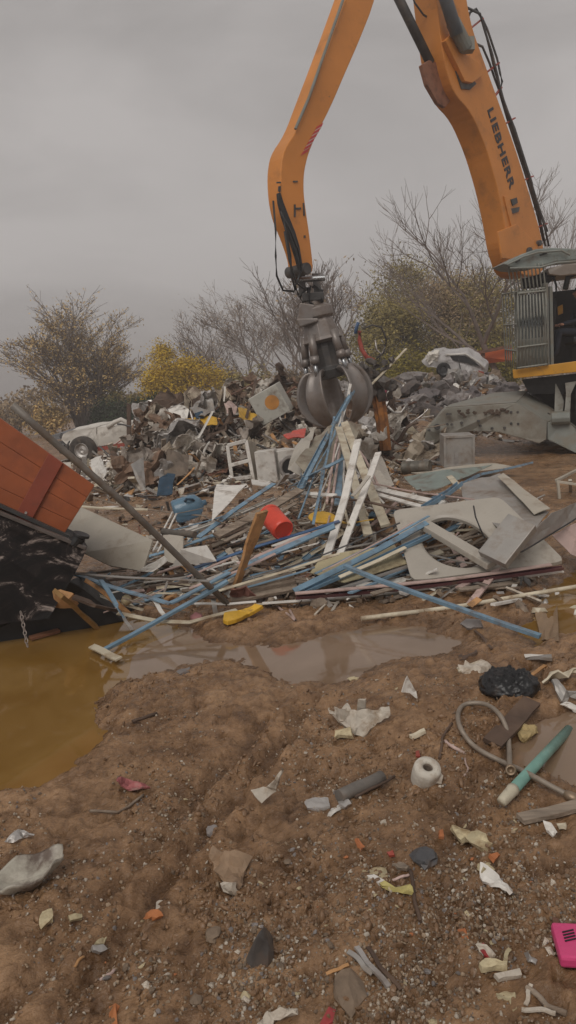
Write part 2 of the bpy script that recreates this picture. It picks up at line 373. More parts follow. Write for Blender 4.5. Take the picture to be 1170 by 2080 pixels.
def build_ground():
    nr, nc = 1000, 680
    s = np.linspace(0, 1, nr)
    Y = np.where(s < .82, -1.5+(np.exp(s/.82*math.log(22/1.2))*1.2-1.2)*1.13, 0)
    ymax = Y[s < .82].max()
    Y = np.where(s >= .82, ymax+((s-.82)/.18)**3*250+((s-.82)/.18)*25, Y)
    tt = np.linspace(-1, 1, nc); tt = tt*(.55+.45*tt**2)
    hw = 2.2+np.maximum(Y, 0)*1.05
    X = tt[None, :]*hw[:, None]; YY = np.repeat(Y[:, None], nc, 1)
    Z = H(X.ravel(), YY.ravel()).reshape(X.shape)
    v = np.stack([X, YY, Z], -1).reshape(-1, 3)
    i = np.arange((nr-1)*nc).reshape(nr-1, nc)[:, :-1].ravel()
    f = np.stack([i, i+1, i+nc+1, i+nc], -1)
    me = bpy.data.meshes.new('ground'); me.vertices.add(len(v)); me.vertices.foreach_set('co', v.ravel())
    me.loops.add(f.size); me.loops.foreach_set('vertex_index', f.ravel()); me.polygons.add(len(f))
    me.polygons.foreach_set('loop_start', np.arange(len(f))*4); me.polygons.foreach_set('loop_total', np.full(len(f), 4))
    me.polygons.foreach_set('use_smooth', np.ones(len(f), bool))
    me.update(calc_edges=True); me.materials.append(ground_material())
    o = bpy.data.objects.new('ground', me); COL.objects.link(o); tag(o, kind='structure')
build_ground()
def water_material(name, ca, cb):
    M = bpy.data.materials.new(name); M.use_nodes = True; t = M.node_tree; n = t.nodes.new; l = t.links.new
    b = t.nodes['Principled BSDF']; c = n('ShaderNodeTexCoord')
    q = n('ShaderNodeTexNoise'); q.inputs['Scale'].default_value = 1.7; q.inputs['Detail'].default_value = 6; q.inputs['Distortion'].default_value = 1; l(c.outputs['Object'], q.inputs['Vector'])
    r = n('ShaderNodeValToRGB'); l(q.outputs[0], r.inputs[0]); r.color_ramp.elements[0].color = ca+(1,); r.color_ramp.elements[1].color = cb+(1,)
    r.color_ramp.elements[0].position = .35; r.color_ramp.elements[1].position = .7
    l(r.outputs[0], b.inputs['Base Color']); b.inputs['Roughness'].default_value = .05; b.inputs['IOR'].default_value = 1.46
    e = n('ShaderNodeTexNoise'); e.inputs['Scale'].default_value = 9; l(c.outputs['Object'], e.inputs['Vector'])
    bp = n('ShaderNodeBump'); bp.inputs['Strength'].default_value = .04; bp.inputs['Distance'].default_value = .01; l(e.outputs[0], bp.inputs['Height']); l(bp.outputs[0], b.inputs['Normal'])
    return M
OCHRE = water_material('ochre_water', (.20, .106, .024), (.26, .150, .045)); SILT_SKY = water_material('silty_sky_water', (.21, .138, .085), (.27, .185, .125)); WZ = -.022  # silty water is greyed by sky reflection mixed into its colour
def water(pts, m, hole=None):
    mb = MB(); mb.add([(p.x, p.y, WZ) for p in [atZ(a, b, WZ) for a, b in pts]], [tuple(range(len(pts)))]); tag(mb.build('puddle', m), kind='structure')
BORD = [(110, 1680), (200, 1600), (236, 1520), (232, 1455), (246, 1400), (262, 1368), (268, 1335), (300, 1308), (345, 1290), (385, 1262), (440, 1230), (445, 1190)]
water([(-1500, 1680)]+BORD+[(-1500, 1110)], OCHRE)
water([(995, 1330), (1000, 1232), (760, 1222), (560, 1240), (445, 1190)]+BORD[-2::-1][:8]+[(300, 1480), (520, 1452), (760, 1460), (900, 1400)], SILT_SKY)
water([(1004, 1330), (1010, 1232), (1060, 1140), (1500, 1100), (1500, 1345), (1010, 1345)], OCHRE)
water([(1004, 1349), (1500, 1349), (1500, 1700), (1100, 1650), (950, 1640), (940, 1420)], SILT_SKY)

# ------------------------------------------------------------------ trees
def make_tree(name, label, base, height, seed, spread=.55, leaves=0, leafcol=None, bark=None, depth=5, first=.25, lean=(0, 0), leafsize=.12, group=None, stems=1, droop=0, rad=None, wide=1.0, leafspread=.5):
    rnd = random.Random(seed); t = thing(name, label, 'tree', base, group)
    tr = MB(); crn = MB(); tips = []
    def br(p, d, ln, r, dep):
        segs = 4 if dep > 3 else 3; pts = [p]; q = p.copy(); dd = d.copy()
        for i in range(segs):
            dd = (dd+Vector((rnd.uniform(-1, 1), rnd.uniform(-1, 1), rnd.uniform(-.6, .8)))*.13+Vector((0, 0, .05-droop*.22*(depth-dep)))).normalized()
            q = q+dd*(ln/segs); pts.append(q.copy())
        (tr if dep >= depth-1 else crn).tube(pts, r, 6 if dep >= depth-1 else 3, r*.62)
        if dep <= 2: tips.extend(pts[1:])
        if dep == 0: return
        nch = rnd.choice((2, 3, 3, 4)) if dep > 1 else rnd.choice((2, 3))
        for i in range(nch):
            k = segs if i == 0 else rnd.randint(1, segs); bp = pts[k]
            ax = Vector((rnd.uniform(-1, 1), rnd.uniform(-1, 1), rnd.uniform(-.2, .2)))
            nd = (dd+ax.normalized()*(spread*rnd.uniform(.6, 1.5) if i else .25)); nd.x *= wide; nd.y *= wide; nd.normalize()
            br(bp, nd, ln*rnd.uniform(.60, .86), max(r*.60*rnd.uniform(.8, 1.1), .008), dep-1)
    R0 = rad or height*.017
    for s in range(stems):
        a = rnd.uniform(0, 6.28) if stems > 1 else 0; k = .28 if stems > 1 else 0
        d = Vector((lean[0]+math.cos(a)*k, lean[1]+math.sin(a)*k, 1)).normalized()
        br(Vector(base)+Vector((math.cos(a), math.sin(a), 0))*(.15 if stems > 1 else 0)-Vector((0, 0, .3)), d, height*first, R0*(.75 if stems > 1 else 1), depth)
    # fit the crown to the wanted height
    zt = max([v[2] for v in crn.v]+[v[2] for v in tr.v]); k = height/(zt-base[2]); bz = Vector(base)
    for mbx in (tr, crn): mbx.v = [tuple(bz+(Vector(v)-bz)*k) for v in mbx.v]
    tips = [bz+(p-bz)*k for p in tips]
    bark = bark or BARK
    tr.build('trunk', bark, t); crn.build('crown', bark, t)
    if leaves:
        lf = MB()
        for i in range(leaves):
            p = rnd.choice(tips)+Vector((rnd.gauss(0, 1), rnd.gauss(0, 1), rnd.gauss(0, .8)))*leafspread*.5
            a = Vector((rnd.uniform(-1, 1), rnd.uniform(-1, 1), rnd.uniform(-1, 1))).normalized(); b = a.orthogonal().normalized(); s = leafsize*rnd.uniform(.5, 1.3)
            lf.add([p-a*s, p+b*s*.5, p+a*s, p-b*s*.5], [(0, 1, 2, 3)])
        lf.build('foliage', leafcol, t)
    return t
BARK = mat('bark', (.17, .135, .115), .85, 0, .3, 3, 0, bump=.3, rnd=0)
BARKP = mat('pale_bark', (.22, .175, .15), .85, 0, .3, 3, 0, bump=0, rnd=0)
def leafmat(n, c, v=.45): return mat(n, c, .65, 0, v, 1.1, 0, bump=0, rnd=0, spec=.2)
L_TAN = leafmat('tan_leaves', (.52, .36, .15)); L_YEL = leafmat('yellow_leaves', (.50, .335, .03), .35); L_OL = leafmat('olive_leaves', (.27, .215, .075))
L_GRN = leafmat('dark_green_leaves', (.028, .045, .018)); L_YG = leafmat('yellow_green_leaves', (.24, .195, .03)); L_BR = leafmat('brown_leaves', (.29, .205, .115))
def tb(px, Y, z=0): p = atY(px, 800, Y); return (p.x, Y, z)
make_tree('bare_tree', 'broad bare tree with sparse tan leaves at the far left, spreading from several stems', tb(165, 46), 8.6, 11, .62, 10000, L_TAN, depth=6, first=.20, stems=7, leafsize=.07, wide=1.45, rad=.17, leafspread=.22)
def bush(label, px, Y, wd, ht, seed, col, n=5000, z=0, ls=.085, name='bush', dp=.8, group=None):
    rnd = random.Random(seed); b = tb(px, Y, z); t = thing(name, label, 'bush' if name == 'bush' else 'tree', b, group); st = MB(); lf = MB(); cl = []
    for i in range(16):
        a = rnd.uniform(0, 6.28); rr = rnd.uniform(.1, .46); c = Vector(b)+Vector((math.cos(a)*rr*wd, math.sin(a)*rr*wd*dp, ht*rnd.uniform(.25, .88)*(1-.5*rr)))
        cl.append((c, rnd.uniform(.10, .20)*min(wd, ht*1.3)))
        st.tube([Vector(b)+Vector((math.cos(a)*.1, math.sin(a)*.1, -.2)), (Vector(b)+c)/2+Vector((0, 0, .1*ht)), c+Vector((0, 0, .1))], ht*.012+.012, 4, .01)
        for q in range(10):
            e = c+Vector((rnd.gauss(0, 1), rnd.gauss(0, 1), rnd.uniform(.2, 1.6)))*cl[-1][1]*1.1
            st.tube([c, (c+e)/2+Vector((rnd.uniform(-.1, .1), 0, .05)), e], .014, 3, .006)
    for i in range(n):
        c, r = rnd.choice(cl); p = c+Vector((rnd.gauss(0, 1), rnd.gauss(0, 1), rnd.gauss(0, .9)))*r*.75
        if p.z < b[2]: continue
        a = Vector((rnd.uniform(-1, 1), rnd.uniform(-1, 1), rnd.uniform(-1, 1))).normalized(); e = a.orthogonal().normalized(); s = ls*rnd.uniform(.5, 1.4)
        lf.add([p-a*s, p+e*s*.55, p+a*s, p-e*s*.55], [(0, 1, 2, 3)])
    st.build('trunk', BARK, t); lf.build('foliage', col, t); return t
bush('dense yellow leafed tree standing right of the broad bare tree', 372, 42, 3.9, 4.1, 61, L_YEL, 17000, ls=.06, name='yellow_tree')
bush('narrow yellow green tree peak in the middle of the yellow foliage', 330, 43, 2.2, 5.3, 64, L_YEL, 9000, ls=.06, name='yellow_tree')
bush('dark green bush below the yellow tree', 300, 39, 2.6, 1.7, 1, L_GRN, 6000)
bush('dark green bush at the foot of the broad bare tree', 215, 44, 3.2, 1.6, 2, L_GRN, 5000)
bush('tan bush left of the broad bare tree', 95, 44, 2.4, 2.3, 3, L_TAN, 2200)
bush('olive bush between the bare tree and the yellow tree', 250, 46, 2.2, 2.6, 5, L_OL, 2600)
bush('grey brown brush at the far left edge', 20, 50, 3.5, 2.2, 6, L_BR, 1500)
bush('brown leafed thicket right of the yellow tree', 440, 45, 3.4, 3.4, 7, L_BR, 4500)
bush('olive brown thicket left of the grab', 510, 44, 3.2, 3.3, 8, L_OL, 4200)
bush('brown thicket directly behind the grab', 600, 44, 3.4, 3.0, 9, L_BR, 4200)
bush('yellow green brush right of the grab', 740, 40, 3.0, 3.0, 10, L_YG, 4200)
for i, (px, Y, h_, sd_, lean, lb) in enumerate([
    (455, 47, 6.6, 21, 0, 'slender bare tree left of the grab, nearest the yellow tree'), (500, 50, 8.6, 22, 0, 'bare tree with fine twigs left of the grab, second from the yellow tree'),
    (545, 46, 8.3, 23, 0, 'tall bare tree just left of the grab housing'), (590, 50, 8.0, 24, 0, 'bare tree partly hidden behind the grab'), (405, 52, 5.4, 26, 0, 'low bare tree behind the yellow foliage')]):
    make_tree('bare_tree', lb, tb(px, Y), h_, sd_, .55, 900, L_BR, BARKP, depth=6, first=.24, leafsize=.05, wide=1.3, rad=.09, group='bare trees behind the grab')
make_tree('bare_tree', 'forked bare tree directly right of the grab housing', tb(668, 40), 8.0, 31, .5, 0, None, BARK, depth=6, first=.24, rad=.12, wide=1.1, lean=(.05, 0))
make_tree('bare_tree', 'bare tree with wide twiggy crown right of the grab', tb(705, 42), 8.3, 36, .6, 300, L_BR, BARKP, depth=6, first=.22, rad=.11, wide=1.2)
for i, (px, Y, wd, ht, col, lb, n) in enumerate([
    (800, 40, 4.8, 6.5, L_OL, 'olive willow like tree left of the white car', 9000), (865, 42, 5.6, 9.0, L_OL, 'tall olive tree behind the grey rubble', 9500),
    (930, 41, 5.2, 8.4, L_BR, 'brownish olive tree above the white car', 8500), (985, 40, 4.0, 7.6, L_OL, 'olive tree close to the cab grille', 8000),
    (840, 37, 3.4, 3.0, L_YG, 'yellow green undergrowth left of the white car', 5200), (1000, 38, 2.4, 3.4, L_YG, 'yellow green shrub beside the orange container', 4200), (925, 44, 4.8, 8.4, L_OL, 'thin topped olive tree behind the others', 3000)]):
    bush(lb, px, Y, wd, ht, 50+i, col, int(n*1.9), ls=.068, name='leafy_tree' if ht > 4 else 'bush')
make_tree('bare_tree', 'tall bare tree with a dark curved trunk left of the cab', tb(1035, 33), 9.2, 47, .62, 0, None, BARK, depth=6, first=.34, rad=.17, lean=(-.22, 0), wide=1.1)
make_tree('bare_tree', 'bare tree behind the boom, nearest the right edge', tb(1165, 40), 10.5, 42, .5, 0, None, BARKP, depth=6, first=.26, rad=.12)
make_tree('bare_tree', 'bare tree showing between the boom and its hoses', tb(1105, 46), 12.6, 43, .5, 0, None, BARKP, depth=6, first=.28, rad=.12)
make_tree('bare_tree', 'bare tree rising above the olive trees behind the boom', tb(945, 45), 10.6, 44, .55, 0, None, BARKP, depth=6, first=.27, rad=.11)

# distant wood line
mb = MB(); rnd = random.Random(5)
for i in range(26000):
    x = rnd.uniform(-75, 75); y = rnd.uniform(78, 88); top = 2.6+2.2*fbm(np.array([x*.12]), np.array([3.]), 4, 4)[0]+rnd.uniform(-.3, .3)
    p = Vector((x, y, rnd.uniform(0, max(.6, top)))); s = rnd.uniform(.12, .35)
    a = Vector((rnd.uniform(-1, 1), rnd.uniform(-1, 1), rnd.uniform(-1, 1))).normalized(); e = a.orthogonal().normalized()
    mb.add([p-a*s, p+e*s*.5, p+a*s, p-e*s*.5], [(0, 1, 2, 3)])
tag(mb.build('distant_wood', L_BR), 'hazy brown line of far off woodland along the horizon', 'woodland', kind='stuff')

#==PART2==
# ------------------------------------------------------------------ material handler (orange machine)
FT = Vector((4.75, 16.3, 0)); GT = Vector((.35, 12.4, 0))      # boom plane passes through these
PD = (FT-GT).normalized(); PN = Vector((PD.y, -PD.x, 0))       # PN points towards the camera side
def bp(x, y, off=0.0):                                         # pixel -> point on the boom plane moved off metres towards the viewer
    d = ray(x, y); o = GT+PN*off; return CAM+d*((o-CAM).dot(PN)/d.dot(PN))
MH = thing('material_handler', 'tall orange material handler with grey cab guard and outrigger, boom raised over the scrap yard', 'material handler', (6.2, 16.5, 0))
def side_prism(mb, pts, th=.5, off=0.0): mb.prism([bp(x, y, off) for x, y in pts], -PN*th)
def sm(pts, it=2):
    for _ in range(it):
        q = []
        for i in range(len(pts)):
            a, b = pts[i], pts[(i+1) % len(pts)]; q += [(a[0]*.78+b[0]*.22, a[1]*.78+b[1]*.22), (a[0]*.22+b[0]*.78, a[1]*.22+b[1]*.78)]
        pts = q
    return pts
# boom
mb = MB()
side_prism(mb, sm([(1104, 492), (1106, 560), (1052, 560), (1033, 505), (1026, 458), (1010, 378), (987, 298), (958, 229), (922, 190), (903, 130), (893, 57), (880, -60), (845, -240), (820, -310), (872, -318), (905, -220), (938, -60), (957, 50), (978, 109), (1015, 212), (1050, 309), (1078, 401)]), .5)
boom = recalc(mb.build('boom', ORANGE, MH, bevel=.018))
mb = MB(); side_prism(mb, [(985, 175), (1012, 235), (1000, 240), (975, 190)], .02, .012)
# weld seam ribs and doubler plates on the boom
mb = MB()
for q_, t_, o_ in (([(1024, 398), (1032, 398), (1058, 500), (1050, 505)], .03, .03), ([(1012, 470), (1050, 455), (1075, 480), (1095, 500), (1085, 530), (1020, 525)], .04, .045), ([(905, 82), (922, 66), (946, 110), (975, 128), (985, 150), (960, 168), (945, 165)], .10, .10)):
    mb = MB(); side_prism(mb, q_, t_, o_); recalc(mb.build('doubler_plate', ORANGE, boom, bevel=.01))
'''side_prism(mb, [(1024, 398), (1032, 398), (1058, 500), (1050, 505)], .03, .03)
side_prism(mb, [(1012, 470), (1050, 455), (1075, 480), (1095, 500), (1085, 530), (1020, 525)], .04, .04)
side_prism(mb, [(905, 82), (922, 66), (946, 110), (975, 128), (985, 150), (960, 168), (945, 165)], .10, .10)
'''
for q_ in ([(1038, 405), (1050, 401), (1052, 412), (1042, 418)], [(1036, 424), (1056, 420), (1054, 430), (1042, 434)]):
    mb = MB(); side_prism(mb, q_, .02, .02); recalc(mb.build('recess_shade_plate', DGREY, boom))  # dark plates carry the shade of recesses in their colour
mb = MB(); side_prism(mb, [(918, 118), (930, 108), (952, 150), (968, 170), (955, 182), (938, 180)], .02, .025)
recalc(mb.build('recess_shade_plate', DGREY, boom))  # another dark plate coloured as the shade of a recess
# foot bulge and pins
mb = MB(); a = bp(1078, 512, .09); mb.lathe(a-PN*.1, [(0, .1), (.10, .1), (.10, 0)], PN, 18); a = bp(1094, 494, .05); mb.lathe(a, [(0, .05), (.06, .05), (.06, -.02)], PN, 14)
mb.build('pin', DGREY, boom, bevel=.005)
mb = MB()
c = bp(1040, 490, -.62); ax = PN
mb.lathe(c, [(0, .50), (.26, .50), (.33, .42), (.34, -.1), (.28, -.2), (0, -.2)], PN, 28)
mb.build('boom_foot', ORANGE, MH, smooth=False, bevel=.01)
# lettering on the boom
def lettering(txt, p0, p1, height, parent, matl, nrm):
    cu = bpy.data.curves.new('lettering', 'FONT'); cu.body = txt; cu.size = 1; cu.extrude = .012; cu.offset = .028; cu.space_character = 1.12
    o = bpy.data.objects.new('tmp_text', cu); COL.objects.link(o); bpy.context.view_layer.update()
    me = bpy.data.meshes.new_from_object(o.evaluated_get(bpy.context.evaluated_depsgraph_get())); bpy.data.objects.remove(o)
    V = np.array([v.co[:] for v in me.vertices]); x0, x1 = V[:, 0].min(), V[:, 0].max(); y0, y1 = V[:, 1].min(), V[:, 1].max()
    e1 = (p1-p0); ln = e1.length; e1.normalize(); e2 = nrm.cross(e1).normalized(); org = ORG[parent]
    for v in me.vertices:
        p = p0+e1*((v.co.x-x0)/(x1-x0)*ln)+e2*((v.co.y-y0)/(y1-y0)*height)+nrm*(v.co.z*.4); v.co = p-org
    me.materials.append(matl); q = bpy.data.objects.new('lettering', me); COL.objects.link(q); q.parent = parent; ORG[q] = org; return q
LETT = mat('letter_black', (.03, .03, .035), .5, 0, .1, 5, 0, bump=0, rnd=0)
lettering('LIEBHERR', bp(990, 224, .006), bp(1036, 386, .006), 0.215, boom, LETT, PN)
# lift cylinders on the near side of the boom and under the stick
mb = MB(); mb.tube([bp(868, -120, .22), bp(928, 70, .22)], .115, 16); mb.build('cylinder', mat('blue_grey_cylinder', (.13, .15, .17), .4, .2, .15, 5, .2, 5, rnd=0), MH, smooth=True)
mb = MB(); mb.tube([bp(920, 45, .2), bp(946, 96, .2)], .13, 14); mb.box(bp(948, 92, .2), (.24, .2, .22)); mb.build('cylinder_head', GREYM, MH)
mb = MB(); mb.tube([bp(782, -60, -.25), bp(874, 128, -.25)], .085, 16); mb.build('cylinder', DGREY, MH, smooth=True)
mb = MB(); side_prism(mb, [(857, 132), (872, 122), (886, 126), (905, 172), (915, 205), (905, 218), (890, 210), (868, 172)], .08, -.18); recalc(mb.build('cylinder_bracket', mat('rusty_bracket', (.24, .10, .055), .6, 0, .4, 8, .3, 8, rnd=0), MH, bevel=.01))
# boom hoses on red stand-offs
stand = [(953, 62, 980, 38), (992, 146, 1013, 128), (1008, 196, 1018, 178), (1030, 250, 1045, 240), (1068, 364, 1082, 358), (1094, 460, 1110, 454)]
for a, b, c, d in stand:
    mb = MB(); mb.sweep([bp(a-6, b+3, -.1), bp(c, d, -.1)], [(-.03, -.012), (.03, -.012), (.03, .012), (-.03, .012)]); mb.build('hose_bracket', REDM, boom)
hl = [[(895, -40), (922, 8), (945, 14), (975, 28), (984, 60), (1000, 110), (1012, 160), (1018, 190), (1040, 250), (1076, 360), (1106, 460), (1115, 500)],
      [(945, 50), (955, 25), (967, 18), (980, 40), (995, 100), (1004, 140), (1018, 185), (1034, 245), (1072, 362), (1096, 440), (1108, 500)],
      [(960, 86), (980, 95), (995, 130), (1005, 160), (1012, 178), (1030, 240), (1066, 350), (1090, 430), (1104, 490)],
      [(978, 34), (990, 60), (1010, 120), (1016, 150), (1020, 165), (1016, 190), (1045, 260), (1080, 370), (1085, 395), (1112, 470)],
      [(835, -20), (842, 5), (860, 30), (880, 42)]]
for i, h in enumerate(hl):
    mb = MB(); P = [bp(x, y, -.05-.05*i) for x, y in h]; mb.tube(P, .024 if i < 4 else .018, 6); mb.build('hydraulic_hose', DGREY, boom, smooth=True)
# stick
mb = MB()
side_prism(mb, sm([(834, -300), (800, -180), (763, 0), (729, 86), (700, 152), (672, 218), (640, 280), (626, 315), (618, 350), (617, 389), (622, 430), (628, 470), (637, 544), (632, 556), (614, 560), (613, 525), (598, 480), (581, 440), (573, 401), (570, 350), (576, 305), (605, 262), (630, 195), (665, 103), (702, 0), (755, -150), (800, -330)]), .32)
stick = recalc(mb.build('stick', ORANGE, MH, bevel=.015))
mb = MB()
for i in range(6):
    t = i/5; x = 655-29*t; y = 256+52*t; side_prism(mb, [(x-14+3, y+1), (x+2, y-7), (x-1, y), (x-15, y+8)], .004, .008)
recalc(mb.build('warning_chevrons', mat('chevron_red', (.5, .05, .05), .5, 0, .1, 5, 0, rnd=0), stick))
mb = MB()
for i in range(6):
    t = (i+.5)/5.5; x = 655-29*t; y = 258+50*t; side_prism(mb, [(x-14+3, y+1), (x+2, y-7), (x-1, y), (x-15, y+8)], .004, .005)
recalc(mb.build('warning_chevrons', mat('chevron_white', (.6, .5, .42), .5, 0, .1, 5, 0, rnd=0), stick))
mb = MB(); 
for a in ([(563, 369), (571, 369), (571, 372), (563, 372)], [(596, 367), (605, 367), (605, 370), (596, 370)], [(567, 378), (571, 378), (570, 390), (566, 388)], [(600, 422), (612, 421), (612, 425), (600, 426)], [(598, 415), (601, 415), (601, 440), (598, 440)], [(616, 412), (618, 412), (620, 438), (617, 438)], [(618, 478), (621, 478), (621, 483), (618, 483)]): side_prism(mb, a, .02, .014)
recalc(mb.build('fitting', DGREY, stick))
mb = MB(); side_prism(mb, [(566, 392), (570, 390), (577, 412), (587, 438), (600, 470), (609, 500), (616, 545), (612, 556), (602, 520), (589, 480), (575, 440), (568, 412)], .06, .03)
recalc(mb.build('hose_guard', BLACK, stick, bevel=.01))
hz = [[(555, 408), (560, 470), (560, 520), (562, 560), (575, 590), (597, 592)], [(575, 440), (583, 480), (590, 520), (592, 560), (600, 590)], [(570, 430), (590, 470), (606, 510), (612, 550), (600, 580), (606, 600)], [(578, 470), (588, 530), (602, 575), (622, 590)]]
for i, h in enumerate(hz):
    mb = MB(); mb.tube([bp(x, y, .10+.03*i) for x, y in h], .016, 6); mb.build('hydraulic_hose', BLACK, stick, smooth=True)
mb = MB(); mb.tube([bp(700, -10, .03), bp(627, 200, .03), bp(600, 262, .03)], .022, 6); mb.build('grease_pipe', GREYM, stick)
mb = MB(); mb.lathe(bp(625, 545, .08), [(0, 0), (.09, 0), (.09, -.44), (0, -.44)], PN, 20); mb.build('pin', DGREY, stick, bevel=.01)

# ---- grab, hanging from the stick
gc = bp(638, 640, -.2); GX = gc.x+.03; GY = gc.y
def gz(y): return atY(660, y, GY).z
sway = Vector((.16, 0, -1)).normalized()
top = bp(628, 572, -.2)
def GPt(h, r, a): # along hanging axis
    A = sway; X = Vector((1, 0, .16)).normalized(); Yv = A.cross(X)
    return top+A*h+(X*math.cos(a)+Yv*math.sin(a))*r
S = GY/F
GR = thing('scrap_grab', 'worn grey five armed orange peel grab hanging from the orange stick over the scrap', 'grab', tuple(top+sway*(290*S)))
mb = MB()
for s in (-1, 1): mb.prism([top+Vector((s*.10-.05, -.02, .12)), top+Vector((s*.10+.05, -.02, .12)), top+Vector((s*.13+.06, -.02, -.22)), top+Vector((s*.13-.06, -.02, -.22))], (0, .12, 0))
mb.box(top+sway*.25, (.34, .26, .12)); recalc(mb.build('hanger_link', DGREY, GR, bevel=.01))
mb = MB(); mb.tube([top+Vector((-.25, 0, .04)), top+Vector((.25, 0, .04))], .05, 12); mb.build('pin', CHROME, GR)
mb = MB(); prof = [(0, 28*S), (.10, 28*S), (.12, 45*S), (.24, 50*S), (.27, 54*S), (.27, 70*S), (.23, 74*S), (.2, 75*S), (0, 75*S)]
mb.lathe(top, [(r, h) for r, h in prof], sway, 24); hd = mb.build('rotator_housing', GRABM, GR, bevel=.008)
mb = MB(); q = top+sway*(62*S)+Vector((-.17, -.12, 0)); mb.box(q, (.24, .28, .27), Euler((0, R(12), 0)).to_matrix()); mb.prism([q+Vector((-.17, -.17, -.08)), q+Vector((.18, -.17, -.10)), q+Vector((.18, -.17, -.15)), q+Vector((-.12, -.17, -.22))], (0, .26, 0)); recalc(mb.build('valve_cover', GRABM, GR, bevel=.02))
mb = MB()
for i in range(5):
    a = i*1.26+.3; mb.tube([GPt(10*S, .06, a), GPt(24*S, .2, a+.3), GPt(40*S, .17, a+.5), GPt(50*S, .12, a)], .018, 6)
mb.build('hydraulic_hose', BLACK, GR, smooth=True)
mb = MB(); prof = [(.22, 73*S), (.25, 80*S), (.30, 110*S), (.33, 116*S), (.22, 121*S), (0, 121*S)]
mb.lathe(top, prof, sway, 10); mb.build('body', GRABM, GR, bevel=.01)
mb = MB(); mb.lathe(top, [(.17, 119*S), (.20, 130*S), (.18, 168*S), (.27, 175*S), (.23, 192*S), (0, 194*S)], sway, 12); mb.build('centre_column', DGREY, GR, bevel=.01)
for i in range(5):
    a = math.pi/2+.62+i*2*math.pi/5
    mb = MB(); mb.tube([GPt(102*S, .29, a), GPt(146*S, .35, a)], .062, 12); mb.tube([GPt(144*S, .35, a), GPt(158*S, .37, a)], .072, 12); cy = mb.build('cylinder', GRABM, GR, smooth=True)
    mb = MB(); mb.tube([GPt(156*S, .37, a), GPt(184*S, .41, a)], .035, 10); mb.build('rod', CHROME, cy, smooth=True)
    # curved tine
    prof = [(.20, 194), (.33, 186), (.43, 192), (.515, 210), (.575, 234), (.595, 260), (.56, 290), (.45, 316), (.28, 334), (.10, 343), (.02, 346)]
    prof = [(r_, 172+(h_-186)*.76) for r_, h_ in prof]
    wid = [.08, .10, .13, .165, .195, .21, .20, .175, .13, .06, .02]; th = [.09, .12, .14, .14, .13, .13, .12, .11, .09, .06, .03]
    X = Vector((1, 0, .16)).normalized(); Yv = sway.cross(X); T = -X*math.sin(a)+Yv*math.cos(a)
    mb = MB(); n = len(prof); v = []
    for k, (r, h) in enumerate(prof):
        c = GPt(h*S, r, a); c2 = GPt(prof[min(k+1, n-1)][1]*S, prof[min(k+1, n-1)][0], a); c1 = GPt(prof[max(k-1, 0)][1]*S, prof[max(k-1, 0)][0], a)
        nn = (c2-c1).normalized().cross(T).normalized()*-1
        ww = wid[k]; tt = th[k]
        for sx, dn in ((-1, -.35), (-.55, .6), (0, 1), (.55, .6), (1, -.35), (.5, -.1), (0, .25), (-.5, -.1)):
            v.append(c+T*ww*sx+nn*(-tt*dn))
    f = []
    for k in range(n-1):
        for j in range(8): f.append((k*8+j, k*8+(j+1) % 8, (k+1)*8+(j+1) % 8, (k+1)*8+j))
    f.append(tuple(range(8))); f.append(tuple((n-1)*8+j for j in range(8)))
    mb.add(v, f); recalc(mb.build('tine', GRABM, GR, smooth=True, sub=1))

# ---- cab
def cp(x, y, Y): return atY(x, y, Y)
CY = 14.6
MUDG = GREYM
mb = MB()   # yellow floor frame
mb.prism([cp(1041, 751, CY), cp(1300, 716, CY-.6), cp(1300, 742, CY-.6), cp(1043, 769, CY)], (.5, 1.5, 0)); sf = recalc(mb.build('cab_platform', ORANGE_D, MH, bevel=.01))
mb = MB(); c = cp(1111, 752, CY-.10); mb.lathe(c, [(0, .012), (.10, .010), (.11, 0), (.11, -.03)], (-.25, -1, 0), 20); mb.build('badge', ALU, sf)
mb = MB(); mb.prism([cp(1060, 772, CY+.25), cp(1320, 744, CY-.3), cp(1320, 800, CY-.3), cp(1075, 800, CY+.25)], (.4, 1.2, 0)); recalc(mb.build('slew_frame', BLACK, MH))
# guard grille: curved bars wrapping the front
def grille(name, corners, n, r, bulge, parent, horiz=()):
    (a, b, c, d) = corners; mb = MB()     # a top-left, b top-right, c bottom-right, d bottom-left
    for i in range(n+1):
        t = i/n; P = []
        for j in range(7):
            s = j/6; q = (a.lerp(b, t)).lerp(d.lerp(c, t), s); q = q+Vector((-.25, -1, 0)).normalized()*bulge*math.sin(math.pi*min(1, s*1.05)); P.append(q)
        mb.tube(P, r, 6)
    for s in horiz:
        P = []
        for j in range(9):
            t = j/8; q = (a.lerp(b, t)).lerp(d.lerp(c, t), s)+Vector((-.25, -1, 0)).normalized()*(bulge*math.sin(math.pi*min(1, s*1.05))+r*1.6); P.append(q)
        mb.tube(P, r*1.25, 6)
    return mb.build(name, mat('guard_paint', (.22, .22, .19), .5, .1, .2, 6, .3, 8, rnd=0), parent, smooth=True)
A, B_, C_, D_ = cp(1052, 592, CY-.15), cp(1108, 586, CY-.25), cp(1112, 742, CY-.2), cp(1050, 750, CY-.1)
grille('guard_grille', (A, B_, C_, D_), 9, .016, .14, MH, (.03, .72, .985))
A2, B2, C2, D2 = cp(1020, 598, CY+.5), cp(1052, 592, CY-.15), cp(1050, 750, CY-.1), cp(1028, 745, CY+.5)
grille('guard_grille', (A2, B2, C2, D2), 5, .013, .05, MH, (.0, .42, .76))
A3, B3, C3, D3 = cp(1032, 540, CY-.1), cp(1102, 534, CY-.35), cp(1108, 586, CY-.25), cp(1040, 598, CY)
grille('guard_grille', (A3, B3, C3, D3), 9, .014, .02, MH, (.98,))
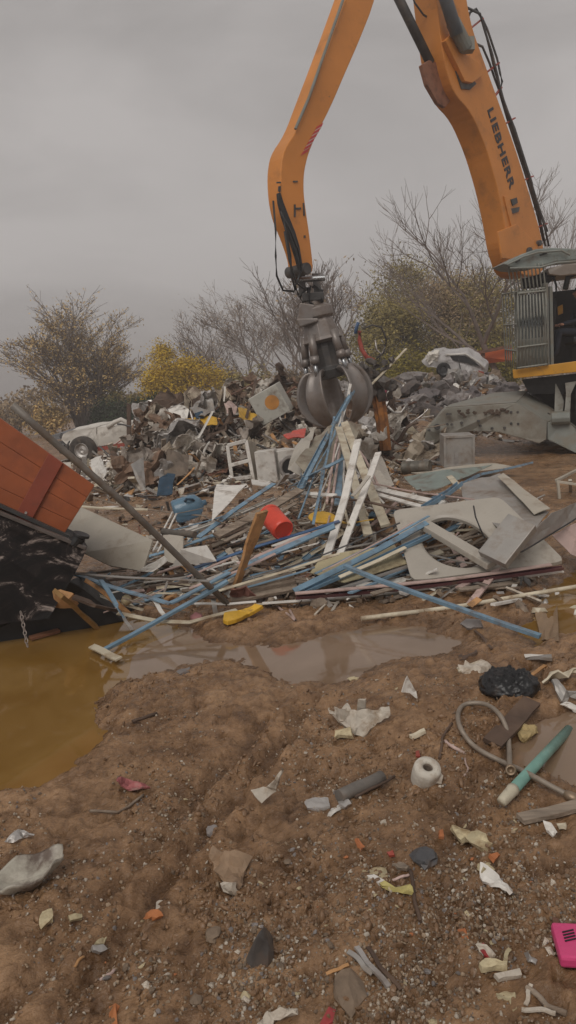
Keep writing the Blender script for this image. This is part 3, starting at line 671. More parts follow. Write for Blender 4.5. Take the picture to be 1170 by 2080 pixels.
# cab shell: posts, lower panel, roof, door opening
for (x, y0, y1, Y, r) in ((1107, 575, 750, CY-.1, .045), (1118, 582, 750, CY-.08, .03), (1050, 596, 752, CY+.05, .03), (1058, 600, 745, CY+.25, .03), (1190, 560, 740, CY-.5, .05), (1060, 590, 750, CY+1.4, .05)):
    mb = MB(); mb.sweep([cp(x, y0, Y), cp(x+3, y1, Y)], [(-r, -r), (r, -r), (r, r), (-r, r)]); mb.build('cab_post', GREYM, MH, bevel=.008)
mb = MB(); mb.prism([cp(1053, 690, CY), cp(1110, 684, CY-.12), cp(1113, 742, CY-.12), cp(1054, 748, CY)], (.05, .08, 0)); recalc(mb.build('cab_front_panel', GREYM, MH, bevel=.01))
mb = MB(); mb.prism([cp(1104, 583, CY-.08), cp(1120, 581, CY-.1), cp(1124, 745, CY-.1), cp(1112, 746, CY-.08)], (.04, .5, 0)); recalc(mb.build('door_post', BLACK, MH, bevel=.01))
mb = MB(); mb.prism([cp(1056, 600, CY+1.55), cp(1240, 580, CY+1.2), cp(1240, 745, CY+1.2), cp(1056, 750, CY+1.55)], (.02, .05, 0)); recalc(mb.build('cab_rear_wall', BLACK, MH))
gl = bpy.data.materials.new('cab_glass'); gl.use_nodes = True; g_ = gl.node_tree.nodes['Principled BSDF']; g_.inputs['Transmission Weight'].default_value = .85; g_.inputs['Base Color'].default_value = (.55, .6, .6, 1); g_.inputs['Roughness'].default_value = .12
mb = MB(); mb.prism([cp(1054, 602, CY+.12), cp(1104, 597, CY+.02), cp(1108, 690, CY+.02), cp(1055, 692, CY+.12)], (.005, .015, 0)); recalc(mb.build('windscreen', gl, MH))
# roof canopy: curved hood with ribs
mb = MB()
ro = [(1021, 536), (1060, 516), (1088, 506), (1120, 503), (1170, 505), (1290, 496), (1290, 520), (1170, 528), (1130, 532), (1098, 541), (1060, 545), (1040, 543)]
mb.prism([cp(x, y, CY-.3) for x, y in ro], (.15, 1.3, .10)); rf = recalc(mb.build('roof_canopy', mat('canopy_grey', (.21, .235, .215), .5, .1, .2, 4, .35, 6, rnd=0), MH, bevel=.02))
mb = MB(); mb.tube([cp(1030, 538, CY-.36), cp(1062, 522, CY-.36), cp(1092, 513, CY-.36), (cp(1140, 509, CY-.38)), cp(1158, 518, CY-.38)], .02, 6); mb.tube([cp(1036, 545, CY-.34), cp(1098, 543, CY-.38), cp(1130, 534, CY-.38), cp(1200, 529, CY-.42)], .022, 6); mb.build('canopy_rib', GREYM, rf)
mb = MB(); mb.prism([cp(1046, 530, CY-.33), cp(1058, 525, CY-.33), cp(1056, 530, CY-.33), cp(1048, 534, CY-.33)], (0, .01, 0)); mb.prism([cp(1096, 517, CY-.33), cp(1112, 511, CY-.33), cp(1111, 515, CY-.33), cp(1098, 520, CY-.33)], (0, .01, 0)); recalc(mb.build('canopy_slot', BLACK, rf))
mb = MB(); mb.prism([cp(1112, 545, CY-.2), cp(1150, 536, CY-.3), cp(1290, 524, CY-.4), cp(1290, 540, CY-.4), cp(1140, 560, CY-.2), cp(1116, 556, CY-.2)], (.1, .9, 0)); recalc(mb.build('roof_lining', mat('pale_lining', (.42, .38, .34), .6, 0, .1, 5, .2, 5, rnd=0), MH, bevel=.01))
mb = MB(); mb.prism([cp(1058, 566, CY+.1), cp(1100, 556, CY), cp(1130, 545, CY-.1), cp(1135, 556, CY-.1), cp(1110, 580, CY), cp(1060, 586, CY+.1)], (.05, .2, 0)); recalc(mb.build('windscreen_header', BLACK, MH, bevel=.01))
mb = MB(); mb.tube([cp(1148, 588, CY-.05), cp(1154, 562, CY-.05), cp(1168, 555, CY-.05), cp(1200, 552, CY-.05)], .05, 8); mb.tube([cp(1122, 556, CY-.05), cp(1130, 580, CY-.05), cp(1128, 620, CY-.05), cp(1121, 700, CY-.05)], .022, 8); mb.build('door_frame', BLACK, MH, smooth=True)
mb = MB(); mb.prism([cp(1133, 623, CY+.6), cp(1143, 618, CY+.6), cp(1144, 636, CY+.6), cp(1134, 640, CY+.6)], (.03, .1, 0)); recalc(mb.build('seat_marker', ORANGE_D, MH, bevel=.01))
sc = cp(1182, 690, CY+.45); mb = MB(); mb.box(sc, (.5, .5, .14)); mb.box(sc+Vector((.25, .1, .42)), (.14, .48, .75), Euler((0, R(10), 0)).to_matrix()); mb.box(sc+Vector((-.02, -.30, .22)), (.4, .08, .08)); mb.box(sc-Vector((0, 0, .25)), (.3, .3, .36)); mb.build('seat', BLACK, MH, bevel=.04)

# ---- undercarriage and outrigger
OY = 14.4
def op(x, y, Y=OY): return atY(x, y, Y)
mb = MB()
mb.prism([op(862, 900, OY+.1), op(866, 872, OY+.05), op(905, 828, OY), op(1048, 818, OY-.1), op(1112, 857, OY-.15), op(1110, 893, OY-.15), op(1095, 901, OY-.15), op(1065, 892, OY-.1), op(1012, 878, OY-.05), op(960, 875, OY), op(905, 886, OY), op(885, 900, OY+.1)], (.1, .55, 0))
og = recalc(mb.build('outrigger_beam', mat('muddy_grey_green', (.25, .24, .205), .6, .05, .2, 2, .5, 2.2, (.17, .135, .10), .3, 25, 0), MH, bevel=.015))
mb = MB()
for x, y in ((888, 867), (872, 874), (938, 859), (1082, 866), (909, 841), (915, 841), (909, 862), (918, 862), (1038, 837), (1051, 837), (1038, 860), (1052, 861), (972, 855), (976, 865), (1000, 870), (1025, 869), (1097, 888)):
    r = .055 if (x, y) in ((888, 867), (1082, 866)) else .022
    c = op(x, y, OY-.09); mb.lathe(c, [(0, .02), (r, .02), (r, -.05)], (-.05, -1, 0), 12)
recalc(mb.build('bolt', DGREY, og))
random.seed(4)
for (x, y, k) in ((935, 838, 5), (948, 836, 4), (942, 846, 3), (962, 838, 3), (988, 838, 4), (1000, 836, 5), (1012, 834, 5), (1022, 834, 4), (1010, 842, 3), (1030, 838, 2)):
    mb = MB()
    for j in range(k): mb.rock(op(x+random.uniform(-4, 4), y+random.uniform(-4, 4), OY-.10), (.07, .02, .05), random.random()*9, 1, .3, Matrix.Identity(3))
    mb.build('mud_clump', mat('dry_mud', (.09, .062, .045), .9, 0, .3, 8, 0, rnd=0), og)
mb = MB(); mb.prism([op(1048, 818, OY-.1), op(1070, 797, OY+.9), op(1150, 846, OY+.4), op(1112, 857, OY-.15)], (.02, .04, -.03)); mb.prism([op(905, 827, OY), op(1048, 817, OY-.1), op(1072, 793, OY+1.0), op(1005, 797, OY+1.2), op(912, 822, OY+.5)], (.02, .03, -.03))
recalc(mb.build('top_plate', mat('muddy_top_plate', (.24, .235, .205), .6, 0, .2, 3, .5, 3, (.19, .15, .11), .3, 30, 0), og, bevel=.008))
mb = MB(); mb.prism([op(1075, 826, OY+.34), op(1092, 828, OY+.30), op(1118, 842, OY+.15), op(1098, 840, OY+.12)], (0, -.01, .008)); recalc(mb.build('slot', BLACK, og))
mb = MB(); mb.prism([op(1112, 858, OY-.15), op(1150, 850, OY-.2), op(1200, 890, OY-.5), op(1240, 940, OY-.6), op(1180, 925, OY-.5), op(1112, 893, OY-.15)], (.1, .5, 0)); mb.tube([op(1120, 850, OY-.2), op(1158, 848, OY-.3)], .12, 12); recalc(mb.build('outrigger_arm', GREYM, MH, bevel=.015))
mb = MB(); mb.prism([op(1128, 778, OY+.3), op(1146, 776, OY+.3), op(1140, 800, OY+.3), op(1146, 815, OY+.3), op(1142, 848, OY+.3), op(1126, 846, OY+.3)], (.1, .3, 0)); mb.prism([op(1148, 778, OY+.1), op(1172, 774, OY+.1), op(1160, 800, OY+.1), op(1158, 848, OY+.1), op(1146, 848, OY+.1), op(1150, 800, OY+.1)], (.1, .3, 0)); recalc(mb.build('axle_bracket', mat('pale_grey_paint', (.36, .35, .31), .5, 0, .15, 4, .35, 6, rnd=0), MH, bevel=.01))
mb = MB(); mb.prism([op(1078, 800, OY+1.6), op(1300, 780, OY+1.2), op(1300, 900, OY+1.2), op(1075, 880, OY+1.6)], (.2, 1.6, 0)); recalc(mb.build('chassis', DGREY, MH, bevel=.02))
for (x, y, Y) in ((1196, 850, OY+.1), (1240, 840, OY+2.9)):
    c = op(x, y, Y); c.z = .62; mb = MB(); mb.lathe(c, [(.30, -.2), (.56, -.22), (.62, -.14), (.62, .14), (.56, .22), (.30, .2), (.28, .1), (0, .1)], (.9, -.35, 0), 28); wl = mb.build('wheel', BLACK, MH, smooth=False, bevel=.02)
    mb = MB(); mb.lathe(c, [(0, -.18), (.12, -.18), (.14, -.12), (.29, -.15), (.30, -.2)], (.9, -.35, 0), 20); mb.build('rim', ORANGE_D, wl)

# ---- operator seated in the cab
def person(name, label, joints, edges, radii, matl, extra):
    me = bpy.data.meshes.new(name); me.from_pydata([tuple(j) for j in joints], edges, []); o = bpy.data.objects.new(name, me); COL.objects.link(o)
    sk = o.modifiers.new('skin', 'SKIN'); sk.use_smooth_shade = True
    for i, r in enumerate(radii): me.skin_vertices[0].data[i].radius = (r, r)
    me.skin_vertices[0].data[0].use_root = True
    o.modifiers.new('sub', 'SUBSURF').render_levels = 2
    me.materials.append(matl); ORG[o] = Vector((0, 0, 0)); tag(o, label, 'person'); return o
s0 = sc+Vector((-.02, -.02, .15))
def J(x, y, z): return s0+Vector((x, y, z))    # faces -X (towards the guard)
js = [J(0, 0, 0), J(.02, 0, .18), J(.02, 0, .36), J(.0, 0, .50), J(-.01, 0, .57),
      J(.0, -.17, .44), J(-.10, -.22, .20), J(-.34, -.16, .16), J(-.40, -.15, .15),
      J(.0, .17, .44), J(-.10, .22, .20), J(-.34, .16, .16), J(-.40, .15, .15),
      J(-.05, -.10, -.02), J(-.46, -.13, .03), J(-.52, -.13, -.36), J(-.60, -.13, -.40),
      J(-.05, .10, -.02), J(-.46, .13, .03), J(-.52, .13, -.36), J(-.60, .13, -.40)]
ed = [(0, 1), (1, 2), (2, 3), (3, 4), (3, 5), (5, 6), (6, 7), (7, 8), (3, 9), (9, 10), (10, 11), (11, 12), (0, 13), (13, 14), (14, 15), (15, 16), (0, 17), (17, 18), (18, 19), (19, 20)]
rd = [.14, .13, .15, .09, .055, .075, .055, .04, .03, .075, .055, .04, .03, .09, .07, .05, .035, .09, .07, .05, .035]
CLOTH = mat('dark_work_clothes', (.018, .021, .032), .85, 0, .3, 10, .1, 10, rnd=0); SKIN = mat('skin', (.42, .22, .15), .55, 0, .1, 10, 0, bump=.05, rnd=0)
pe = person('person', 'seated operator in dark navy work clothes inside the cab', js, ed, rd, CLOTH, None)
hc = J(-.02, 0, .70)
mb = MB(); mb.rock(hc, (.19, .155, .24), 1, 3, .02, Matrix.Identity(3)); mb.rock(hc+Vector((-.105, 0, -.005)), (.04, .03, .05), 1, 2, 0, Matrix.Identity(3))
for s in (-1, 1): mb.rock(hc+Vector((.01, s*.078, 0)), (.05, .02, .06), 1, 2, 0, Matrix.Identity(3))
mb.rock(hc+Vector((-.085, 0, -.055)), (.03, .05, .015), 1, 2, 0, Matrix.Identity(3)); hd_ = mb.build('head', SKIN, pe, smooth=True)
mb = MB()
for s in (-1, 1): mb.rock(hc+Vector((-.088, s*.032, .02)), (.015, .024, .014), 1, 2, 0, Matrix.Identity(3))
mb.build('eyes', BLACK, hd_)
mb = MB(); mb.rock(hc+Vector((.015, 0, .045)), (.21, .175, .19), 1, 3, .02, Matrix.Identity(3)); mb.box(hc+Vector((-.12, 0, .06)), (.09, .13, .012)); mb.build('cap', NAVY, pe, smooth=True)
for s in (-1, 1):
    h0 = J(-.41, s*.155, .15); mb = MB(); mb.rock(h0, (.09, .07, .05), 2, 2, .03, Matrix.Identity(3))
    for k in range(4): y_ = -.026+k*.017; ln = (.05, .058, .055, .045)[k]; mb.tube([h0+Vector((-.03, y_, .01)), h0+Vector((-.03-ln*.7, y_, .008)), h0+Vector((-.03-ln, y_, -.02)), h0+Vector((-.022-ln*.6, y_, -.036))], .009, 6, .007)
    mb.tube([h0+Vector((0, -s*.03, 0)), h0+Vector((-.03, -s*.048, .0)), h0+Vector((-.055, -s*.045, -.015))], .010, 6, .008); mb.build('hand', SKIN, pe, smooth=True)
    mb = MB(); mb.tube([h0+Vector((-.06, 0, -.22)), h0+Vector((-.06, 0, .03))], .014, 8); mb.rock(h0+Vector((-.06, 0, .0)), (.035, .035, .07), 2, 2, 0, Matrix.Identity(3)); mb.build('joystick', BLACK, MH)
mb = MB(); mb.prism([J(-.12, -.245, .32), J(.08, -.245, .38), J(.06, -.245, .30), J(-.10, -.245, .25)], (0, .02, 0)); recalc(mb.build('red_shoulder_patch', REDM, pe))
#==PART3==
LM1 = [(190, 900, 'the wrecked car'), (335, 985, 'the dark blue cloth'), (360, 940, 'the brown sheet'), (352, 840, 'the tall white panel'), (405, 860, 'the long yellow panel'), (510, 845, 'the bent yellow panel'), (560, 815, 'the dryer with orange plate'), (490, 940, 'the open appliance frame'), (570, 950, 'the washing machine'), (660, 820, 'the grab')]
LM2 = [(960, 800, 'the outrigger top plate'), (820, 900, 'the outrigger tip'), (1000, 720, 'the orange container'), (820, 830, 'the pale curled hose'), (925, 745, 'the crushed white car'), (785, 860, 'the rusty orange column'), (760, 780, 'the crushed bundle'), (990, 850, 'the outrigger'), (845, 948, 'the barrel'), (1080, 680, 'the cab guard'), (928, 912, 'the grey cabinet')]
LM3 = [(470, 1120, 'the rusty board'), (560, 1060, 'the red canister'), (655, 1052, 'the yellow lid'), (700, 1010, 'the standing strips'), (740, 1130, 'the blue fan'), (905, 1100, 'the washer lid'), (400, 1125, 'the white tray'), (330, 1110, 'the long pole'), (382, 1030, 'the blue jug'), (540, 1195, 'the stacked boards'), (495, 1248, 'the yellow bracket'), (230, 1100, 'the beige panel'), (608, 990, 'the wire tangle'), (300, 1215, 'the bent blue strips')]
LM4 = [(730, 1465, 'the jagged plaster'), (868, 1565, 'the paper roll'), (733, 1600, 'the grey pipe piece'), (545, 1600, 'the curled shard'), (467, 1768, 'the beige shard'), (528, 1925, 'the pointed stone'), (708, 2018, 'the brown rounded stone'), (865, 1748, 'the slate stone'), (800, 1800, 'the yellow stick'), (955, 1710, 'the yellow splinter'), (1010, 1790, 'the white glossy shard'), (985, 1510, 'the hose loop'), (1035, 1390, 'the black bag'), (1110, 1650, 'the plank end'), (1155, 1920, 'the pink box'), (1010, 1975, 'the pale block with hole'), (312, 1864, 'the orange chip'), (60, 1790, 'the crushed tray'), (95, 1870, 'the square cream chip'), (202, 1920, 'the cream and white chip'), (268, 1598, 'the pink cloth'), (433, 1903, 'the round tan stone'), (750, 1965, 'the splinters'), (227, 2060, 'the orange splinter'), (565, 2065, 'the white bottom shard'), (828, 1395, 'the white triangle'), (430, 1690, 'the oval grey stone'), (45, 1698, 'the grey paper scrap')]
def whereis(p, LM, k=0):
    x, y = proj(p); q = sorted(LM, key=lambda l: (l[0]-x)**2+(l[1]-y)**2)[k]; dx, dy = x-q[0], y-q[1]; d = math.hypot(dx, dy)
    near_ = 'just ' if d < 60 else ''
    rel = ('left of ' if dx < 0 else 'right of ') if abs(dx) > 2*abs(dy) else ('above ' if dy < 0 else 'below ') if abs(dy) > 2*abs(dx) else (('upper left of ' if dx < 0 else 'upper right of ') if dy < 0 else ('lower left of ' if dx < 0 else 'lower right of '))
    return near_+rel+q[2]
USED = set()
def uniq(pre, p, LM):
    for k in (0, 1, 2, 3):
        s = pre+' '+whereis(p, LM, k)
        if s not in USED and len(s.split()) <= 16: USED.add(s); return s
    return pre+' '+whereis(p, LM, 0)
# ------------------------------------------------------------------ scrap: builders
def secs(kind, w_, t=None):
    t = t or w_*.3; a = w_/2; b = t/2; k = min(.0035, b*.5)
    if kind == 'flat': return [(-a, -b), (a, -b), (a, b), (-a, b)]
    if kind == 'box': return [(-a, -a*.6), (a, -a*.6), (a, a*.6), (-a, a*.6)]
    if kind == 'U': return [(-a, -b), (a, -b), (a, b), (a*.78, b), (a*.78, -b*.3), (-a*.78, -b*.3), (-a*.78, b), (-a, b)]
    if kind == 'L': return [(-a, -b), (a, -b), (a, -b*.5), (-a*.7, -b*.5), (-a*.7, b), (-a, b)]
    return [(a*math.cos(j*math.pi/5), a*math.sin(j*math.pi/5)) for j in range(10)]
def strip(name, label, cat, pts, wm, kind, matl, group=None, bend=.006, seed=None, parent=None, t=None):
    rnd = random.Random(seed if seed is not None else hash(tuple(round(c, 3) for p in pts for c in p)) & 0xffff)
    P = []
    for i in range(len(pts)-1):
        n = 5
        for j in range(n): P.append(Vector(pts[i]).lerp(Vector(pts[i+1]), j/n))
    P.append(Vector(pts[-1])); ln = (P[-1]-P[0]).length; ph = rnd.uniform(0, 6); bk_ = rnd.uniform(.6, 1)
    for i, p in enumerate(P):
        s = i/(len(P)-1); p.z += -bend*ln*math.sin(math.pi*s)*bk_+.002*math.sin(9*s+ph); p.x += .003*math.sin(7*s+ph)
    mb = MB(); mb.sweep(P, secs(kind, wm, t), upv=(rnd.uniform(-.35, .35), rnd.uniform(-.5, .1), 1))
    o = mb.build(name, matl, parent, smooth=False, bevel=.0012 if wm > .02 and kind != 'tube' else 0)
    if kind == 'tube':
        for pl in o.data.polygons: pl.use_smooth = len(pl.vertices) == 4
    if parent is None: tag(o, label, cat, group)
    return o
def wpx(p, n): return n*(Vector(p)-CAM).length/F
def thicken(bm, th):
    bm.normal_update(); vs = list(bm.verts); fs = list(bm.faces); be = [e for e in bm.edges if len(e.link_faces) == 1]
    lp = [(l_.vert, l_.link_loop_next.vert) for e in be for l_ in e.link_loops]
    dup = {v: bm.verts.new(v.co-v.normal*th) for v in vs}
    for f in fs: bm.faces.new([dup[v] for v in reversed(f.verts)])
    for a, b in lp:
        try: bm.faces.new((b, a, dup[a], dup[b]))
        except ValueError: pass
def sheet(name, label, cat, pts, th, matl, amp=.02, sc=3, seed=0, cuts=4, group=None, parent=None, bevel=.0):
    """bent plate with the given 3D outline"""
    bm = bmesh.new(); vs = [bm.verts.new(Vector(p)) for p in pts]; f = bm.faces.new(vs); f.normal_update(); n = f.normal.copy()
    if n.z < 0: n = -n
    bmesh.ops.triangulate(bm, faces=bm.faces[:]); bmesh.ops.subdivide_edges(bm, edges=bm.edges[:], cuts=cuts, use_grid_fill=True)
    o3 = Vector((seed*5.1, seed*2.3, 1.7))
    for v in bm.verts:
        v.co += n*(mnoise.noise(v.co*sc+o3)*amp+mnoise.noise(v.co*sc*3.1+o3)*amp*.35)
    bmesh.ops.recalc_face_normals(bm, faces=bm.faces[:]); thicken(bm, th); bmesh.ops.recalc_face_normals(bm, faces=bm.faces[:])
    mb = MB(); bm.verts.index_update(); mb.add([v.co for v in bm.verts], [tuple(v.index for v in q.verts) for q in bm.faces]); bm.free()
    o = mb.build(name, matl, parent, bevel=bevel)
    if parent is None: tag(o, label, cat, group)
    return o
def obox(name, label, cat, corner_px, dims, rot, matl, Y=None, z=None, parts=None):
    pass

# ------------------------------------------------------------------ named strips, bars and boards of the front pile
GS = 'thin metal strips in the front scrap pile'
TAB = [  # pts, width px, section, material, name, category, label
 ([(700,1150,.36),(1098,1292,.05)], 12, 'box', BLUE, 'metal_bar', 'bar', 'long pale blue bar sticking out of the pile over the mud and puddle'),
 ([(733,1257,.03),(950,1227,.03),(1185,1189,.05)], 9, 'tube', CREAM, 'pipe', 'pipe', 'long off white pipe lying on the mud below the washer lid'),
 ([(532,1226,.06),(1143,1160,.10)], 13, 'flat', WHITE, 'siding_strip', 'strip', 'lowest of the long white strips along the front edge of the pile'),
 ([(600,1214,.10),(1143,1153,.14)], 10, 'U', mat('maroon_gap_shade', (.12,.045,.05), .5, 0, .2, 9, .3, 9), 'siding_strip', 'strip', 'long maroon strip for the dark gap between the white strips at the pile front'),  # shaded gap between the white strips, put in as a maroon strip
 ([(600,1205,.14),(1120,1147,.17)], 12, 'flat', PINKW, 'siding_strip', 'strip', 'uppermost pinkish white strip along the front edge of the pile'),
 ([(520,1228,.04),(840,1201,.05)], 8, 'flat', CREAM, 'siding_strip', 'strip', 'dirty cream strip on the mud under the long white strips'),
 ([(598,1200,.12),(868,1062,.46)], 14, 'flat', BLUE, 'metal_strip', 'strip', 'widest pale blue strip of the fan left of the washer lid'),
 ([(612,1204,.10),(876,1085,.38)], 11, 'U', BLUE, 'metal_strip', 'strip', 'lowest pale blue strip of the fan left of the washer lid'),
 ([(640,1165,.20),(872,1048,.50)], 8, 'flat', BLUE, 'metal_strip', 'strip', 'upper pale blue strip of the fan left of the washer lid'),
 ([(560,1162,.22),(812,1062,.52)], 6, 'flat', DGREY, 'metal_strip', 'strip', 'dark strip edging the top of the blue fan'),
 ([(655,1160,.24),(840,1060,.52)], 5, 'flat', PINKW, 'metal_strip', 'strip', 'thin pinkish strip between the blue strips of the fan'),
 ([(380,1158,.24),(520,1110,.34),(690,1058,.46)], 9, 'flat', DBLUE, 'metal_strip', 'strip', 'long deep blue strip running under the red canister'),
 ([(500,1148,.26),(640,1085,.40),(680,1068,.46)], 16, 'flat', BLUE, 'metal_strip', 'strip', 'broad torn pale blue strip right of the rusty orange board'),
 ([(402,1092,.32),(470,1040,.45),(556,982,.62)], 11, 'flat', BLUE, 'metal_strip', 'strip', 'pale blue strip rising left of the grey wooden boards'),
 ([(385,1080,.30),(560,1012,.46)], 8, 'U', WHITE, 'siding_strip', 'strip', 'thin white channel behind the rising blue strip'),
 ([(330,1082,.26),(550,1018,.42)], 6, 'flat', BLUE, 'metal_strip', 'strip', 'thin pale blue strip behind the white bent panel'),
 ([(440,1088,.34),(610,995,.58)], 20, 'flat', WOODG, 'board', 'board', 'broad weathered grey board leaning left of the red canister'),
 ([(455,1100,.30),(600,1022,.50)], 10, 'flat', WOODG, 'board', 'board', 'narrow weathered board under the broad grey board'),
 ([(150,1166,.36),(345,1226,.16)], 13, 'flat', BLUE, 'metal_strip', 'strip', 'pale blue strip sloping down from the black skip corner'),
 ([(345,1226,.16),(465,1162,.28)], 15, 'flat', BLUE, 'metal_strip', 'strip', 'pale blue strip rising right to the foot of the long pole'),
 ([(148,1166,.38),(300,1174,.36),(425,1180,.33)], 8, 'flat', STEELS, 'metal_strip', 'strip', 'grey strip lying level below the beige panel'),
 ([(212,1320,.01),(345,1247,.12),(462,1180,.28)], 10, 'box', BLUE, 'metal_bar', 'bar', 'pale blue bar reaching down into the brown puddle'),
 ([(187,1312,.02),(242,1339,.02)], 15, 'flat', CREAM, 'metal_bar', 'bar', 'short cream bar crossing the tip of the blue bar in the puddle'),
 ([(205,1178,.32),(236,1228,.20),(252,1255,.10)], 10, 'flat', BLUE, 'metal_strip', 'strip', 'short pale blue strip bent down beside the orange splinter'),
 ([(238,1246,.10),(318,1260,.08),(385,1264,.06),(480,1238,.06)], 9, 'flat', CREAM, 'siding_strip', 'strip', 'bent cream strip lying in front of the blue strips'),
 ([(312,1218,.18),(338,1256,.08)], 9, 'flat', WHITE, 'siding_strip', 'strip', 'short white strip crossing under the blue bar'),
 ([(250,1252,.10),(268,1280,.02)], 7, 'flat', STEELS, 'metal_strip', 'strip', 'short grey strip hanging toward the puddle'),
 ([(172,1178,.34),(215,1205,.22),(262,1248,.06)], 12, 'flat', WOODO, 'splinter', 'splinter', 'long orange wood splinter below the grey level strip'),
 ([(445,1200,.18),(560,1165,.22),(690,1125,.34)], 8, 'flat', CREAM, 'siding_strip', 'strip', 'cream strip behind the stacked weathered boards'),
 ([(495,1194,.16),(640,1152,.26)], 8, 'flat', BLUE, 'metal_strip', 'strip', 'grey blue strip just above the stacked weathered boards'),
 ([(385,1195,.18),(480,1160,.26),(560,1125,.33)], 7, 'flat', PINKW, 'siding_strip', 'strip', 'pinkish strip passing behind the rusty orange board'),
 ([(380,1172,.22),(470,1132,.32)], 9, 'flat', PINKW, 'siding_strip', 'strip', 'short pinkish strip near the middle of the long pole'),
 ([(408,1205,.18),(510,1148,.28),(560,1120,.34)], 9, 'flat', BLUE, 'metal_strip', 'strip', 'pale blue strip crossing behind the foot of the pole'),
 ([(610,1000,.52),(680,1006,.56)], 11, 'flat', WHITE, 'siding_strip', 'strip', 'short white strip end left of the standing strips'),
 ([(680,1008,.56),(760,1022,.54),(845,1040,.50)], 10, 'flat', WOODD, 'board', 'board', 'thin dark board lying across the standing white strips'),
 ([(752,988,.55),(900,1022,.50)], 14, 'flat', WHITE, 'siding_strip', 'strip', 'front white strip of the stack right of the standing strips'),
 ([(756,1000,.52),(880,1034,.48)], 12, 'flat', WHITE, 'siding_strip', 'strip', 'lower white strip of the stack right of the standing strips'),
 ([(748,980,.58),(960,1014,.54)], 9, 'flat', PINKW, 'siding_strip', 'strip', 'upper pinkish strip of the stack right of the standing strips'),
 ([(862,1030,.50),(935,982,.60)], 13, 'U', BLUE, 'metal_bar', 'bar', 'short pale blue channel standing above the washer lid'),
 ([(880,1012,.50),(975,962,.40),(1080,940,.30)], 9, 'U', BLUE, 'metal_strip', 'strip', 'pale blue angle strip pointing right past the grey sheet'),
 ([(912,968,.5),(940,992,.5)], 12, 'flat', CREAM, 'siding_strip', 'strip', 'short cream strip beside the blue channel'),
 ([(690,1172,.20),(824,1112,.32)], 9, 'flat', CREAM, 'siding_strip', 'strip', 'cream strip above the yellowish panel'),
 ([(660,1205,.12),(828,1150,.20)], 7, 'U', STEELS, 'metal_strip', 'strip', 'grey blue strip along the yellowish panel front'),
 ([(420,1030,.3),(330,1048,.3)], 5, 'flat', WOODG, 'stick', 'stick', 'thin grey stick lying in front of the blue water jug'),
 ([(310,1120,.3),(350,1040,.5)], 4, 'tube', WHITE, 'rod', 'rod', 'left thin white rod behind the pole'),
 ([(320,1122,.3),(358,1044,.5)], 4, 'tube', WHITE, 'rod', 'rod', 'right thin white rod behind the pole'),
 ([(728,893,7.4),(700,1010,.62),(664,1132,.22)], 16, 'flat', WHITE, 'siding_strip', 'strip', 'left pale strip standing on end under the grab'),
 ([(768,920,7.8),(735,1010,.60),(690,1125,.22)], 14, 'flat', WHITE, 'siding_strip', 'strip', 'right pale strip standing on end under the grab'),
 ([(688,868,9.2),(722,985,7.6),(748,1088,.30)], 16, 'flat', CREAM, 'siding_strip', 'strip', 'left cream strip hanging from the grab to the pile'),
 ([(700,858,9.4),(745,975,7.8),(784,1068,.34)], 17, 'flat', CREAM, 'siding_strip', 'strip', 'right cream strip hanging from the grab to the pile'),
 ([(750,966,.78),(716,1008,.62)], 11, 'flat', PUTTY, 'siding_strip', 'strip', 'short putty coloured strip between the crossing standing strips'),
 ([(663,1022,.5),(682,900,9.6),(690,872,10.4)], 5, 'tube', PINKW, 'rod', 'rod', 'leftmost thin pinkish rod hanging under the grab'),
 ([(675,1022,.5),(690,900,9.6),(697,872,10.4)], 5, 'tube', PINKW, 'rod', 'rod', 'middle thin pinkish rod hanging under the grab'),
 ([(696,1010,.5),(700,900,9.6),(702,872,10.4)], 4, 'tube', WHITE, 'rod', 'rod', 'rightmost thin white rod hanging under the grab'),
 ([(686,1025,.5),(692,940,9.0),(697,880,10.2)], 12, 'flat', BLUE, 'metal_strip', 'strip', 'pale blue strip hanging straight down under the grab'),
 ([(610,990,.60),(655,900,10.0),(700,822,11.6),(716,795,12.2)], 11, 'U', BLUE, 'metal_strip', 'strip', 'long pale blue strip held in the grab and slanting down left'),
 ([(620,975,.65),(668,880,10.4),(712,800,12.1)], 6, 'flat', BLUE, 'metal_strip', 'strip', 'thinner pale blue strip held in the grab behind the long one'),
 ([(600,985,.55),(650,955,.75),(700,930,8.6)], 9, 'flat', BLUE, 'metal_strip', 'strip', 'pale blue strip rising right from the tangled wire'),
 ([(688,870,10.6),(706,810,12.0),(712,780,12.2)], 6, 'flat', WHITE, 'siding_strip', 'strip', 'white strip pinched between the grab arms'),
 ([(745,790,14),(825,708,14.5)], 6, 'flat', CREAM, 'stick', 'stick', 'thin pale stick pointing up right beside the grab'),
 ([(640,1030,.4),(700,1062,.4),(760,1055,.42)], 7, 'flat', YELL, 'siding_strip', 'strip', 'yellow strip crossing behind the standing strips'),
]
for pts, wp, kd, mt, nm, cat, lb in TAB:
    P = [PT(p) for p in pts]; strip(nm, lb, cat, P, wpx((P[0]+P[-1])/2, wp), kd, mt, t=(wpx(P[0], wp)*.25 if kd == 'flat' else wpx(P[0], wp)*.7), bend=.012 if len(pts) == 2 else .004)
# long pole leaning over the skip
P = [atY(26, 822, 4.75), atY(250, 1022, 5.0), atZ(462, 1226, .10)]
po = strip('long_pole', 'long grey brown metal pole leaning down from the orange crate to the pile', 'pole', P, .046, 'tube', mat('pole_paint', (.17, .15, .13), .5, .1, .3, 6, .4, 7), bend=0)
strip('metal_bar', 'short grey bar crossing the foot of the long pole', 'bar', [atZ(425, 1185, .22), atZ(440, 1252, .02)], .035, 'L', STEELS)
